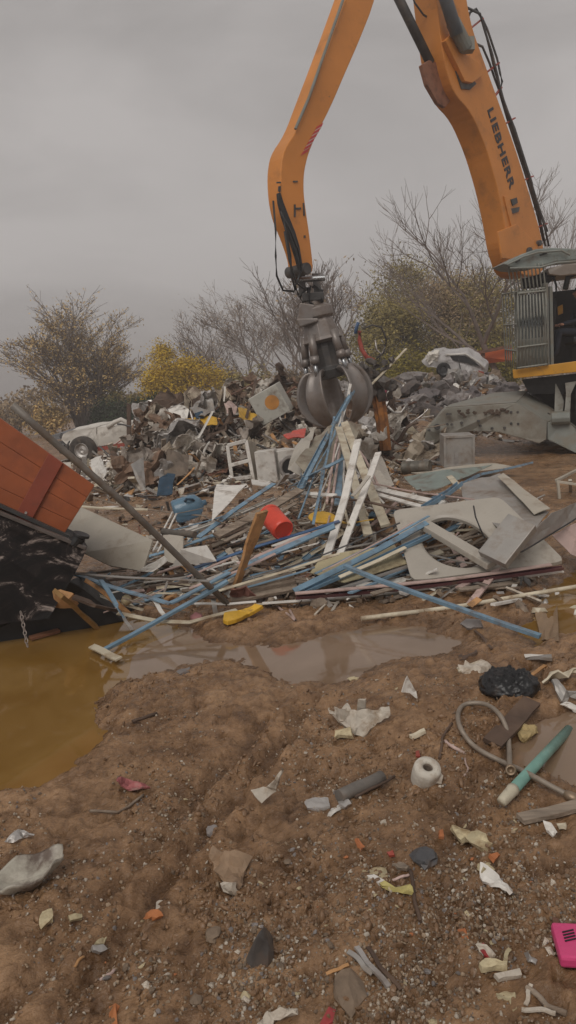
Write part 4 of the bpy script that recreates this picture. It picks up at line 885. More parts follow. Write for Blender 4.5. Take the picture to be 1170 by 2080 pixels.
# boards
strip('rusty_board', 'rusty orange board standing upright before the red canister', 'board', [atZ(478, 1196, .12), atZ(505, 1110, .45), atZ(533, 1040, .72)], .13, 'flat', WOODO, t=.022, bend=.02)
for i in range(3):
    strip('board', ['lowest', 'middle', 'uppermost'][i]+' weathered board of the small stack at the foot of the rusty board', 'board', [atZ(468+i*6, 1216-i*11, .08+.03*i), atZ(604-i*4, 1190-i*11, .12+.03*i)], .10-.01*i, 'flat', WOODG, t=.024)
sheet('rag', 'crumpled red brown rag at the corner of the stacked boards', 'rag', [atZ(470, 1190, .2), atZ(500, 1190, .18), atZ(520, 1215, .08), atZ(490, 1222, .05), atZ(466, 1212, .1)], .01, mat('red_rag', (.24, .11, .085), .9, 0, .3, 12, .3, 12), .05, 9, 3)
strip('ochre_board', 'splintered ochre board slipping from under the black skip into the puddle', 'board', [atZ(118, 1205, .34), atZ(150, 1232, .2), atZ(196, 1274, -.02)], .11, 'flat', mat('ochre_wood', (.34, .19, .06), .75, 0, .4, 8, .3, 9, (.12, .07, .03), .6, 25), t=.03)
sheet('ochre_block', 'broken pale wood block at the top of the ochre board', 'wood block', [atZ(113, 1202, .30), atZ(124, 1196, .34), atZ(150, 1205, .32), atZ(160, 1226, .22), atZ(122, 1224, .22)], .05, WOODO, .02, 6, 9)
strip('board', 'reddish brown plank floating in the puddle under the skip', 'plank', [atZ(62, 1296, 0), atZ(120, 1280, 0)], .05, 'flat', mat('wet_red_wood', (.2, .09, .05), .5, 0, .3, 8, .2, 9), t=.02)
strip('board', 'brown wet board hanging under the black skip edge', 'board', [atZ(150, 1212, .32), atZ(190, 1228, .26), atZ(235, 1240, .14)], .05, 'flat', WOODD, t=.02)
# yellow handle piece
sheet('yellow_bracket', 'bent yellow plastic bracket lying in the mud at the pile front', 'bracket', [gp(454, 1268, .01), gp(456, 1252, .03), gp(480, 1248, .04), gp(520, 1232, .06), gp(536, 1236, .05), gp(505, 1254, .02), gp(480, 1266, .01), gp(462, 1271, .01)], .03, YELL, .01, 6, 2, bevel=.004)
# white crooked piece
strip('crooked_trim', 'crooked cream trim piece lying in the grey puddle shallows', 'trim', [gp(317, 1336, .02), gp(322, 1322, .03), gp(352, 1290, .04), gp(366, 1278, .03)], .045, 'L', CREAM)
# pink ball
mb = MB(); c = gp(398, 1254, .03); mb.rock(c, (.10, .09, .07), 3, 2, .2); tag(mb.build('pink_rag', mat('pale_pink', (.45, .2, .2), .8, 0, .2, 9, .4, 10), smooth=True), 'faded pink rag ball on the mud before the blue strips', 'rag')
mb = MB(); c = atZ(257, 1219, .16); mb.rock(c, (.085, .08, .08), 4, 2, .08); tag(mb.build('foam_ball', PLASTY, smooth=True), 'yellowish foam lump among the blue strips', 'foam lump')

# washer lid with round opening
def hole_plate(name, label, cat, TL, TR, BR, BL, cu, cv, ru, rv, th, matl, lip=.0, n=96, parent=None, pw=4):
    def at(u, v): return (TL.lerp(TR, u)).lerp(BL.lerp(BR, u), v)
    nrm = (TR-TL).cross(BL-TL).normalized()
    if nrm.y > 0: nrm = -nrm
    V = []
    for i in range(n):
        a = 2*math.pi*i/n; c, s = math.cos(a), math.sin(a); k = (abs(c)**18+abs(s)**18)**(-1/18)
        V.append((at(.5+.5*c*k, .5+.5*s*k), at(cu+(.5+.5*c*k-cu)*.93, cv+(.5+.5*s*k-cv)*.93)+nrm*lip, at(cu+ru*1.06*c, cv+rv*1.06*s)+nrm*lip, at(cu+ru*c, cv+rv*s)-nrm*lip))
    mb = MB(); pts = []
    for q in V: pts += list(q)
    for q in V: pts += [p-nrm*th for p in q]
    m_ = n*4; f = []
    for i in range(n):
        j = (i+1) % n
        for k in range(3):
            f.append((i*4+k, i*4+k+1, j*4+k+1, j*4+k)); f.append((m_+i*4+k, m_+j*4+k, m_+j*4+k+1, m_+i*4+k+1))
        f.append((i*4, j*4, m_+j*4, m_+i*4)); f.append((i*4+3, m_+i*4+3, m_+j*4+3, j*4+3))
    mb.add(pts, f); o = recalc(mb.build(name, matl, parent, smooth=False, bevel=.003))
    if parent is None: tag(o, label, cat)
    return o
hole_plate('washer_lid', 'large putty coloured washer top plate with a big round hole lying on the pile', 'appliance panel',
           atZ(797, 1036, .52), atZ(1015, 1008, .60), atZ(1150, 1140, .14), atZ(836, 1180, .14), .40, .56, .245, .36, .03, PUTTY, .006)
SH = [
 ([(935,985,.55),(1015,962,.60),(1070,1010,.50),(1115,1040,.44),(1060,1105,.34),(1000,1062,.42),(940,1010,.5)], STEELS, 'large bent grey sheet with a yellow stain above the washer lid', .03),
 ([(1010,968,.62),(1022,960,.64),(1118,1036,.46),(1085,1046,.44)], BEIGE, 'narrow beige sheet edge along the top of the bent grey sheet', .02),
 ([(1056,1120,.30),(1100,1060,.46),(1120,1042,.50),(1172,1020,.5),(1195,1040,.4),(1130,1080,.34)], STEELS, 'grey sheet with a black cut edge at the right of the pile', .02),
 ([(1120,1085,.30),(1180,1060,.36),(1240,1090,.3),(1190,1135,.15),(1160,1128,.15)], PINKW, 'pinkish grey sheet at the right edge of the pile', .03),
 ([(630,1165,.16),(655,1130,.25),(800,1105,.30),(828,1145,.2),(700,1185,.12)], mat('yellowish_panel', (.42,.36,.22), .5, 0, .15, 5, .35, 5), 'yellowish panel lying under the blue fan of strips', .015),
 ([(820,970,.3),(905,955,.42),(1000,945,.35),(900,990,.3),(850,1000,.3)], TEAL, 'flat grey green enamel sheet in front of the grey cabinet', .02),
 ([(835,960,.2),(990,940,.2),(1060,948,.2),(900,962,.2)], BEIGE, 'long low beige sheet below the grey cabinet', .015),
 ([(600,945,9.6),(640,885,10.5),(690,862,10.8),(736,858,10.9),(712,915,10.0),(680,955,9.3),(640,962,9.2)], mat('murky_beige', (.30,.265,.205), .5, 0, .2, 3, .45, 4), 'large beige sheet hanging crumpled under the grab', .10),
 ([(585,955,9.8),(600,905,10.2),(640,872,10.6),(632,900,10.2),(610,965,9.6)], PUTTY, 'narrow putty sheet left of the beige sheet under the grab', .05),
 ([(775,925,.3),(800,985,.3),(770,1000,.3),(745,975,.3),(752,935,.5)], PUTTY, 'small putty sheet under the rusty orange column', .04),
 ([(275,1160,.3),(330,1132,.42),(338,1140,.40),(310,1162,.3)], WHITE, 'white bent flap below the beige panel', .04),
 ([(350,1150,.28),(368,1115,.42),(420,1108,.42),(440,1140,.3)], WHITE, 'white flat tray with screw holes right of the pole', .01),
 ([(430,1060,.45),(436,995,.6),(440,985,.6),(500,985,.6),(430,1003,.6)][:4], WHITE, 'white scrap sheet far behind the blue water jug', .02),
 ([(435,996,.05),(500,982,.05),(505,990,.02),(440,1008,.02)], WHITE, 'flat white board lying on mud right of the blue jug', .01),
]
for pts, mt, lb, amp in SH: sheet('scrap_sheet', lb, 'metal sheet', [PT(p) for p in pts], .006, mt, amp, 4, len(lb) % 17, 3)
# black cut edge, long boxes on the washer lid
def slab(name, label, cat, a, b, wd, th, matl, upv=(0, -.4, 1), parent=None, bevel=.006):
    mb = MB(); mb.sweep([a, b], [(-wd/2, -th/2), (wd/2, -th/2), (wd/2, th/2), (-wd/2, th/2)], upv=upv); o = mb.build(name, matl, parent, bevel=bevel)
    if parent is None: tag(o, label, cat)
    return o
slab('metal_duct', 'flat grey metal duct lying diagonally across the right of the washer lid', 'duct', atZ(1000, 1138, .26), atZ(1062, 1060, .50), .24, .07, STEELS, (-.5, -.8, 1))
slab('metal_duct', 'long narrow putty channel lying across the hole of the washer lid', 'duct', atZ(1000, 1148, .20), atZ(862, 1066, .44), .11, .05, PUTTY, (.2, -.5, 1))
strip('metal_strip', 'grey strip crossing low inside the washer lid hole', 'strip', [atZ(852, 1122, .2), atZ(960, 1145, .2)], .03, 'flat', STEELS)
strip('metal_strip', 'black bar on the cut edge of the grey sheet', 'strip', [atZ(1058, 1122, .32), atZ(1182, 1045, .42)], .014, 'flat', BLACK)
mb = MB(); mb.tube([atZ(962, 1028, .6), atZ(966, 1050, .58), atZ(976, 1075, .5), atZ(984, 1092, .42)], .006, 6); tag(mb.build('wire', BLACK), 'short black wire curling over the washer lid', 'wire')
# beige panel leaning by the skip
sheet('leaning_board', 'large smooth beige panel leaning between the orange crate and the pole', 'panel', [atZ(164, 1033, .62), atZ(312, 1100, .44), atZ(292, 1162, .22), atZ(225, 1150, .26), atZ(172, 1125, .34), atZ(120, 1080, .5)], .02, BEIGE, .012, 2, 1)
sheet('beige_flap', 'upright putty coloured flap behind the middle of the pole', 'metal sheet', [atZ(333, 1085, .45), atZ(374, 1090, .45), atZ(372, 1150, .22), atZ(338, 1140, .25)], .012, PUTTY, .01, 3, 4)
strip('rolled_felt', 'grey rolled tube lying on top of the putty flap', 'roll', [atZ(330, 1080, .47), atZ(395, 1086, .46)], .06, 'tube', mat('felt_grey', (.13, .115, .10), .9, 0, .3, 9, .3, 9))
mb = MB(); c = atZ(410, 1090, .40); 
# blue water jug
j0, j1 = atZ(352, 1042, .22), atZ(412, 1022, .30); ax = (j1-j0).normalized(); jl = (j1-j0).length
t = thing('water_jug', 'translucent blue plastic water jug lying on its side on the mud', 'jug', tuple(atZ(382, 1055, .03)))
JM = bpy.data.materials.new('blue_jug'); JM.use_nodes = True; q = JM.node_tree.nodes['Principled BSDF']; q.inputs['Base Color'].default_value = (.20, .37, .52, 1); q.inputs['Transmission Weight'].default_value = .55; q.inputs['Roughness'].default_value = .2
mb = MB(); r = .15; mb.lathe(j0, [(0, 0), (r*.9, .01), (r, .03), (r*.98, .08), (r*1.02, .10), (r*.98, .13), (r*1.02, .16), (r*.98, .19), (r, .25), (r*.9, .31), (r*.5, .36), (.035, .38), (.035, .42), (0, .42)], ax, 28); mb.build('jug_body', JM, t, smooth=True)
mb = MB(); mb.tube([j0+ax*.17+Vector((.0, -.1, .10)), j0+ax*.20+Vector((0, -.17, .13)), j0+ax*.27+Vector((0, -.15, .10)), j0+ax*.29+Vector((0, -.09, .06))], .016, 8); mb.build('handle', NAVY, t, smooth=True)
# red canister
a0, a1 = atY(548, 1046, 6.62), atY(578, 1080, 6.40); ax = (a1-a0).normalized()
t = thing('red_canister', 'bright red plastic canister lying tilted behind the rusty board', 'canister', tuple(atZ(560, 1092, .38)))
mb = MB(); mb.lathe(a0-ax*.05, [(0, 0), (.04, 0), (.082, .012), (.096, .035), (.096, .29), (.09, .305), (.082, .31), (.078, .30), (0, .30)], ax, 30); mb.build('body', RED, t, smooth=False, bevel=.004)
mb = MB(); mb.lathe(a0-ax*.05, [(.097, .055), (.100, .06), (.100, .07), (.097, .075)], ax, 30); mb.build('rim_band', RED, t, smooth=True)
# yellow disc
mb = MB(); c = atZ(655, 1052, .42); mb.lathe(c, [(0, .02), (.10, .02), (.125, .012), (.13, 0), (.12, -.012), (0, -.012)], (.12, -.25, 1), 26); tag(mb.build('yellow_disc', YELL, smooth=True), 'round yellow plastic lid lying left of the standing strips', 'lid')
# tangled wire knot in the middle
mb = MB(); rnd = random.Random(8); c = atZ(608, 992, .55)
for i in range(26):
    p = c+Vector((rnd.gauss(0, .06), rnd.gauss(0, .06), rnd.gauss(0, .04))); P = [p]
    for k in range(6): p = p+Vector((rnd.uniform(-1, 1), rnd.uniform(-1, 1), rnd.uniform(-.6, .6)))*.07; P.append(p)
    mb.tube(P, .004, 4)
tag(mb.build('wire_tangle', mat('blue_grey_wire', (.18, .23, .27), .5, .1, .3, 9, .3, 9)), 'tangle of pale blue grey wire where the blue strips meet', 'wire')
mb = MB(); rnd = random.Random(9)
for (cx, cy, z, n, s) in ((590, 1050, .36, 40, .5), (700, 1030, .32, 30, .5), (620, 1020, .4, 30, .5)):
    c = atZ(cx, cy, z)
    for i in range(n):
        p = c+Vector((rnd.uniform(-1, 1)*.5, rnd.uniform(-.4, .4), rnd.uniform(-.05, .05))); P = [p]; d = Vector((rnd.uniform(-1, 1), rnd.uniform(-1, 1), 0)).normalized()
        for k in range(5): d = (d+Vector((rnd.uniform(-1, 1), rnd.uniform(-1, 1), rnd.uniform(-.4, .4)))*.6).normalized(); p = p+d*.06; P.append(p)
        mb.tube(P, .005, 4)
tag(mb.build('wire_litter', WOODG), 'pale brown tangled wire and straw litter between the strips', 'litter', kind='stuff')

# ------------------------------------------------------------------ black skip with orange crate
SK = thing('black_skip', 'scratched black steel skip tilted at the left edge over the puddle', 'skip', tuple(atZ(60, 1290, 0)))
BLK = bpy.data.materials.new('scratched_black'); BLK.use_nodes = True; nt2 = BLK.node_tree; n = nt2.nodes.new; l = nt2.links.new; b = nt2.nodes['Principled BSDF']
c = n('ShaderNodeTexCoord'); mm = n('ShaderNodeMapping'); mm.inputs['Rotation'].default_value = (0, R(50), 0); mm.inputs['Scale'].default_value = (2.0, 2.5, 3.6); l(c.outputs['Object'], mm.inputs[0])
a = n('ShaderNodeTexNoise'); a.inputs['Scale'].default_value = 1.9; a.inputs['Detail'].default_value = 9; a.inputs['Roughness'].default_value = .72; a.inputs['Distortion'].default_value = 1.3; l(mm.outputs[0], a.inputs['Vector'])
r = n('ShaderNodeValToRGB'); l(a.outputs[0], r.inputs[0]); e = r.color_ramp.elements; e[0].position = .46; e[0].color = (.007, .006, .006, 1); e[1].position = .66; e[1].color = (.36, .30, .27, 1); x = e.new(.56); x.color = (.022, .016, .015, 1)
l(r.outputs[0], b.inputs['Base Color']); b.inputs['Roughness'].default_value = .6; b.inputs['Specular IOR Level'].default_value = .2
TLs, TRs = atY(-160, 978, 5.35), atY(176, 1116, 5.45); BRs, BLs = atY(100, 1258, 5.35), atY(-160, 1290, 5.25)
mb = MB(); mb.prism([TLs, TRs, atY(150, 1168, 5.43), BRs, atY(60, 1262, 5.33), BLs], (-.35, 1.3, -.12)); dent(recalc(mb.build('side_panel', BLK, SK)), .018, 3, 5)
mb = MB(); mb.sweep([TLs+Vector((0, -.01, .012)), TRs+Vector((0, -.01, .012))], [(-.02, -.012), (.02, -.012), (.02, .012), (-.02, .012)]); mb.build('top_rail', mat('worn_rail', (.12, .10, .09), .5, .2, .4, 9, .3, 9), SK, bevel=.003)
mb = MB(); mb.tube([atY(150, 1106, 5.45), atY(163, 1090, 5.45)], .045, 14); mb.lathe(atY(164, 1089, 5.45), [(0, 0), (.06, 0), (.06, .02), (0, .02)], (.4, 0, .9), 16); mb.build('hinge_pin', BLACK, SK, bevel=.003)
mb = MB(); mb.prism([atY(140, 1180, 5.5), atY(170, 1196, 5.6), atY(252, 1262, 5.7), atY(180, 1280, 5.6), atY(60, 1318, 5.4), atY(-150, 1345, 5.3), atY(-150, 1240, 5.3), atY(60, 1235, 5.4)], (.04, .5, -.04)); recalc(mb.build('underside_and_shade', BLACK, SK, bevel=.01))  # black block for the underside and the shadow beneath the skip
# chain
mb = MB(); P0, P1 = atY(42, 1242, 5.22), atY(56, 1314, 5.05); k = 9
for i in range(k):
    p = P0.lerp(P1, (i+.5)/k); d = (P1-P0).normalized(); s = Vector((1, 0, 0)) if i % 2 else Vector((0, 1, 0)); s = (s-d*s.dot(d)).normalized()
    mb.tube([p+d*math.cos(q)*.019+s*math.sin(q)*.010 for q in [x*2*math.pi/10 for x in range(11)]], .0035, 5)
tag(mb.build('chain', mat('pale_chain', (.32, .27, .24), .5, .5, .2, 9, .3, 9)), 'short steel chain hanging from the black skip into the puddle', 'chain')
# orange crate
OR = mat('orange_crate_paint', (.32, .080, .022), .5, 0, .28, 2.5, .45, 2.2, (.15, .038, .016), .25, 14, 0)
OR2 = mat('red_batten_paint', (.24, .048, .022), .5, 0, .22, 4, .3, 4, (.12, .035, .02), .3, 14, 0)
CRT = thing('orange_crate', 'orange red painted container with plank lines resting tilted on the black skip', 'container', tuple(atY(60, 1060, 5.5)))
qT, qR, qB, qL = atY(-200, 706, 5.6), atY(192, 986, 5.75), atY(131, 1083, 5.7), atY(-200, 960, 5.55)
mb = MB(); bk = Vector((-.42, .95, -.22)); pl_n = (qR-qT).cross(qB-qR).normalized()
if pl_n.y > 0: pl_n = -pl_n
for i in range(4):
    t0, t1 = i/4+.002, (i+1)/4-.002
    mb.prism([qT.lerp(qL, t0), qR.lerp(qB, t0), qR.lerp(qB, t1), qT.lerp(qL, t1)], -pl_n*.03)
recalc(mb.build('plank_face', OR, CRT, bevel=.003))
mb = MB(); mb.prism([p-pl_n*.012 for p in (qT, qR, qB, qL)], bk); recalc(mb.build('shell', mat('crate_shell', (.40, .12, .04), .5, 0, .2, 4, .3, 4, rnd=0), CRT, bevel=.01))
mb = MB(); e0 = qT.lerp(qR, .755)+pl_n*.002; e1 = qL.lerp(qB, .69)+pl_n*.002; wv = (qR-qT).normalized()*.12
mb.prism([e0, e0+wv, e1+wv, e1], pl_n*.022); recalc(mb.build('batten', OR2, CRT, bevel=.004))
mb = MB(); mb.lathe(e1.lerp(e0, .12)+wv*.5+pl_n*.03, [(0, 0), (.010, 0), (.010, -.01)], pl_n, 10); mb.build('bolt', ALU, CRT)
mb = MB(); mb.sweep([atY(-200, 935, 5.52), atY(140, 1090, 5.66)], [(-.02, -.012), (.02, -.012), (.02, .012), (-.02, .012)]); mb.build('bottom_rail', DGREY, CRT)

# ------------------------------------------------------------------ scrap heaps behind
# jeep-like white car wreck at the left
CW = mat('wreck_white', (.62, .58, .52), .5, 0, .12, 3, .28, 3.5, (.24, .19, .15), .2, 20, 0)
jY = 20.5
def jp(x, y, dy=0): return atY(x, y, jY+dy)
WR = thing('wrecked_car', 'stripped white off road car body on one wheel at the left of the scrap heap', 'car', tuple(jp(190, 942)))
mb = MB(); mb.prism([jp(124, 893), jp(128, 882), jp(140, 876), jp(196, 867), jp(197, 912), jp(188, 905), jp(182, 893), jp(165, 890), jp(150, 893), jp(142, 905), jp(134, 902)], (.25, 1.3, .1)); dent(recalc(mb.build('bonnet_and_wing', CW, WR)), .06)
mb = MB(); mb.prism([jp(197, 868), jp(250, 865), jp(262, 870), jp(266, 896), jp(196, 908)], (.22, 1.25, .1)); dent(recalc(mb.build('door_side', CW, WR)), .035)
mb = MB(); mb.tube([jp(218, 868), jp(232, 858), jp(246, 852), jp(258, 858), jp(266, 878), jp(267, 896)], .06, 8); mb.build('roll_bar', CW, WR, smooth=True)
mb = MB(); mb.sweep([jp(262, 905, -.1), jp(262, 820, -.1)], [(-.05, -.05), (.05, -.05), (.05, .05), (-.05, .05)]); tag(mb.build('post', WOODD), 'thin dark upright post behind the wrecked white car', 'post')
mb = MB(); mb.prism([jp(196, 909, -.02), jp(266, 897, -.02), jp(262, 906, -.02), jp(200, 916, -.02)], (.1, .3, 0)); recalc(mb.build('sill', REDM, WR))
for dx, dy, nm in ((0, 0, 0),):
    c = jp(169+dx*.9, 915-dx*.1, -.1); mb = MB(); mb.lathe(c, [(.19, .10), (.30, .13), (.36, .09), (.37, 0), (.36, -.09), (.30, -.13), (.19, -.10)], (-.25, -1, .0), 28); wl = mb.build('wheel', mat('muddy_tyre', (.05, .042, .036), .8, 0, .3, 8, .45, 6, (.13, .10, .08), .5, 30, 0), WR, smooth=True)
    mb = MB(); mb.lathe(c, [(0, .05), (.05, .07), (.07, .05), (.12, .04), (.17, .06), (.19, .11), (.20, .10), (.20, -.1)], (-.25, -1, 0), 24); mb.build('rim', ALU, wl)
mb = MB(); rnd = random.Random(3)
for i in range(14): mb.rock(jp(rnd.uniform(120, 150), rnd.uniform(885, 915), rnd.uniform(0, .8)), (.22, .2, .16), i, 1, .4)
mb.build('torn_engine_bay', DGREY, WR)
# flattened white car on the right heap
kY = 26.0
def kp(x, y, dy=0): return atY(x, y, kY+dy)
FC = thing('crushed_car', 'crushed white car lying nose down on top of the grey rubble heap', 'car', tuple(kp(925, 765)))
mb = MB(); mb.prism([kp(858, 733), kp(870, 722), kp(890, 718), kp(905, 722), kp(945, 720), kp(965, 732), kp(984, 748), kp(986, 766), kp(940, 762), kp(915, 757), (kp(913, 745)), kp(905, 738), kp(895, 738), kp(889, 748), kp(870, 745)], (.5, 1.5, .25)); recalc(mb.build('body', mat('crushed_white', (.46, .44, .43), .4, 0, .12, 2, .35, 3, (.22, .19, .17), .25, 12, 0), FC)); dent(FC.children[0], .11, 1.4, 4)
mb = MB(); mb.prism([kp(908, 723, -.02), kp(943, 722, -.02), kp(958, 732, -.02), kp(975, 744, -.02), kp(950, 738, -.02), kp(915, 731, -.02)], (.02, .05, 0)); recalc(mb.build('window', BLACK, FC))
mb = MB(); c = kp(901, 751, -.02); mb.lathe(c, [(0, .02), (.09, .02), (.12, .05), (.19, .07), (.23, .03), (.23, -.1)], (-.1, -1, .1), 22); mb.build('wheel', BLACK, FC, smooth=False)
mb = MB(); mb.tube([kp(905, 721, -.02), kp(945, 719, -.02), kp(972, 736, -.02), kp(985, 750, -.02)], .04, 6); mb.build('roof_rail', WHITE, FC, smooth=True)
# orange container behind
mb = MB(); mb.prism([atY(948, 722, 33), atY(1040, 704, 32), atY(1040, 732, 32), atY(975, 740, 33)], (.3, 1.5, 0)); 
rr_ = random.Random(6)
for i in range(30):
    x_ = rr_.uniform(858, 1008); p_ = kp(x_, rr_.uniform(762, 784), rr_.uniform(-.7, -.2)); mb = MB(); s_ = rr_.uniform(.25, .6); mb.rock(p_, (s_, s_*.8, s_*.55), i*1.7, 2, .45)
    tag(mb.build('concrete_chunk', [STONEG, STONEB, STEELS][i % 3]), uniq(('small ' if s_ < .36 else 'big ' if s_ > .5 else '')+['grey', 'brown', 'pale grey'][i % 3]+' chunk packed under the car,', p_, [(900, 752, 'its wheel'), (945, 770, 'its door'), (985, 765, 'its tail'), (865, 745, 'its crumpled bonnet')]), 'concrete chunk', 'chunks packed under the crushed car')
mb = MB()
for q_ in ([kp(862, 732, -.1), kp(872, 722, -.1), kp(888, 719, -.1), kp(890, 735, -.1), kp(872, 744, -.1)],): mb.prism(q_, (.1, .4, .1))
dent(recalc(mb.build('crumpled_bonnet', CW, FC)), .16, 3, 4)
mb = MB(); mb.prism([kp(930, 728, -.06), kp(932, 728, -.06), kp(938, 760, -.06), kp(936, 760, -.06)], (.01, .03, 0)); mb.build('door_seam', DGREY, FC)
mb = MB(); mb.prism([kp(972, 752, -.06), kp(983, 756, -.06), kp(983, 762, -.06), kp(972, 758, -.06)], (.02, .05, 0)); recalc(mb.build('tail_lamp', REDM, FC))
mb = MB(); mb.prism([atY(948, 722, 33), atY(1040, 704, 32), atY(1040, 732, 32), atY(975, 740, 33)], (.3, 1.5, 0));
t = thing('orange_container', 'bright orange skip container seen between the white car and the cab guard', 'container', tuple(atY(1000, 740, 33))); recalc(mb.build('body', mat('bright_orange', (.55, .11, .025), .5, 0, .1, 2, .2, 3, rnd=0), t))
mb = MB()
for x, y0, y1 in ((981, 716, 738), (1018, 708, 734), (1026, 706, 733)): mb.sweep([atY(x, y0, 32.4), atY(x, y1, 32.4)], [(-.08, -.06), (.08, -.06), (.08, .06), (-.08, .06)])
mb.sweep([atY(946, 721, 32.6), atY(1040, 703, 31.8)], [(-.06, -.06), (.06, -.06), (.06, .06), (-.06, .06)]); mb.build('rib', RUST, t)
# grey far shed strip at left
mb = MB(); mb.prism([atY(105, 884, 32), atY(180, 872, 32), atY(178, 895, 32), atY(110, 900, 32)], (.5, 3, .2)); tag(recalc(mb.build('grey_shelter', mat('shed_grey', (.15, .155, .165), .6, 0, .1, 2, 0, rnd=0))), 'low grey metal roof beyond the wrecked white car', 'shelter')

# appliances
def appliance(name, label, cat, px, py, Y, wd, dp, ht, rot, matl, face=None, dz=0):
    base = atY(px, py, Y); M = Euler([R(a) for a in rot]).to_matrix(); t = thing(name, label, cat, tuple(base))
    cc = base+M@Vector((0, 0, ht/2)); mb = MB(); mb.box(cc, (wd, dp, ht), M); mb.build('cabinet', matl, t, bevel=.012)
    fr = lambda x, z, o=.0: cc+M@Vector((x, -dp/2-o, z))
    N_ = M@Vector((0, -1, 0))
    if face == 'drum':
        mb = MB(); mb.lathe(fr(0, 0, .0), [(0, .008), (.13, .008), (.15, .03), (.19, .03), (.20, .0)], N_, 28); mb.build('door_ring', ALU, t, smooth=False)
        mb = MB(); mb.lathe(fr(0, 0, .0), [(0, .012), (.13, .012)], N_, 24); mb.build('drum_opening', BLACK, t)
    if face == 'orange':
        mb = MB(); mb.lathe(fr(.08, .02, .0), [(0, .006), (.15, .006), (.15, 0)], N_, 28); mb.build('round_plate', mat('orange_enamel', (.50, .22, .05), .5, 0, .2, 6, .2, 8, rnd=0), t)
    if face == 'rim':
        mb = MB()
        for x, z, w1, h1 in ((0, ht/2-.02, wd, .04), (0, -ht/2+.02, wd, .04), (-wd/2+.02, 0, .04, ht-.08), (wd/2-.02, 0, .04, ht-.08)): mb.box(fr(x, z, .008), (w1, .03, h1), M)
        mb.build('door_rim', matl, t, bevel=.003)
        mb = MB(); mb.box(fr(-.05, -.12, .004), (.06, .005, .2), M); mb.build('scuff', ALU, t)
    if face == 'panel':
        mb = MB(); mb.box(fr(0, ht/2-.08, .006), (wd*.9, .02, .1), M); mb.build('control_panel', ALU, t)
    return t
appliance('grey_cabinet', 'upright grey appliance cabinet in front of the outrigger', 'cabinet', 928, 945, 13.0, .50, .45, .52, (2, 2, -3), STEELS, 'rim')
appliance('white_dryer', 'tilted white dryer with a round orange plate left of the grab', 'appliance', 566, 846, 16.5, .66, .55, .62, (6, -24, -12), mat('dryer_white', (.46, .45, .40), .4, 0, .1, 3, .3, 4, rnd=0), 'orange')
appliance('washing_machine', 'dirty white washing machine with a round door opening behind the hanging sheet', 'appliance', 580, 980, 13.6, .36, .5, .58, (0, -2, 22), WHITE, 'drum')
appliance('white_cabinet', 'plain dirty white appliance side panel left of the washing machine', 'appliance', 548, 980, 13.4, .34, .35, .56, (0, -3, -8), WHITE)
# open steel frame appliance
t = thing('appliance_frame', 'gutted white appliance frame with open front leaning on the heap', 'appliance', tuple(atY(490, 978, 13.8)))
fy = 13.6
for nm, ps in (('post', [(462, 905), (472, 975)]), ('post', [(500, 895), (515, 975)]), ('cross_bar', [(462, 905), (500, 895)]), ('cross_bar', [(468, 945), (506, 935)]), ('cross_bar', [(472, 973), (512, 968)])):
    mb = MB(); mb.sweep([atY(ps[0][0], ps[0][1], fy), atY(ps[1][0], ps[1][1], fy)], [(-.045, -.03), (.045, -.03), (.045, .03), (-.045, .03)]); mb.build(nm, WHITE, t, bevel=.006)
mb = MB(); mb.prism([atY(500, 893, fy), atY(518, 900, fy+.5), atY(528, 970, fy+.5), atY(515, 975, fy)], (.01, .01, 0)); mb.prism([atY(462, 904, fy), atY(500, 893, fy), atY(518, 900, fy+.5), atY(480, 905, fy+.5)], (0, .01, .01)); recalc(mb.build('side_panel', BEIGE, t))
# drum barrel right of centre
t = thing('steel_barrel', 'small dull steel barrel lying on its side left of the grey cabinet', 'barrel', tuple(atY(846, 964, 12.2)))
b0, b1 = atY(818, 950, 12.2), atY(874, 948, 12.0); ax = (b1-b0).normalized(); L_ = (b1-b0).length; mb = MB()
mb.lathe(b0, [(0, .01), (.09, .01), (.10, 0), (.105, .01), (.10, .03), (.10, L_*.33), (.104, L_*.34), (.10, L_*.36), (.10, L_*.64), (.104, L_*.66), (.10, L_*.68), (.10, L_-.02), (.105, L_-.01), (.10, L_), (.09, L_-.01), (0, L_-.01)], ax, 26); mb.build('barrel_body', mat('dull_barrel', (.13, .12, .10), .5, .3, .3, 5, .4, 6), t, smooth=True)
# metal frame at the right edge
t = thing('metal_table_frame', 'open beige metal table frame standing at the right edge of the mud', 'frame', tuple(atY(1160, 1022, 9.3)))
for nm, p, q in (('rail', (1130, 976), (1172, 955)), ('rail', (1130, 978), (1200, 988)), ('rail', (1172, 955), (1230, 968)), ('leg', (1133, 980), (1137, 1022)), ('leg', (1158, 975), (1160, 1010)), ('leg', (1196, 990), (1198, 1035))):
    dY = .5 if q == (1172, 955) or p == (1172, 955) or p == (1158, 975) else 0
    mb = MB(); mb.sweep([atY(*p, 9.3 if p[0] < 1140 else 9.5), atY(*q, 9.3+dY)], [(-.02, -.015), (.02, -.015), (.02, .015), (-.02, .015)]); mb.build(nm, BEIGE, t, bevel=.003)
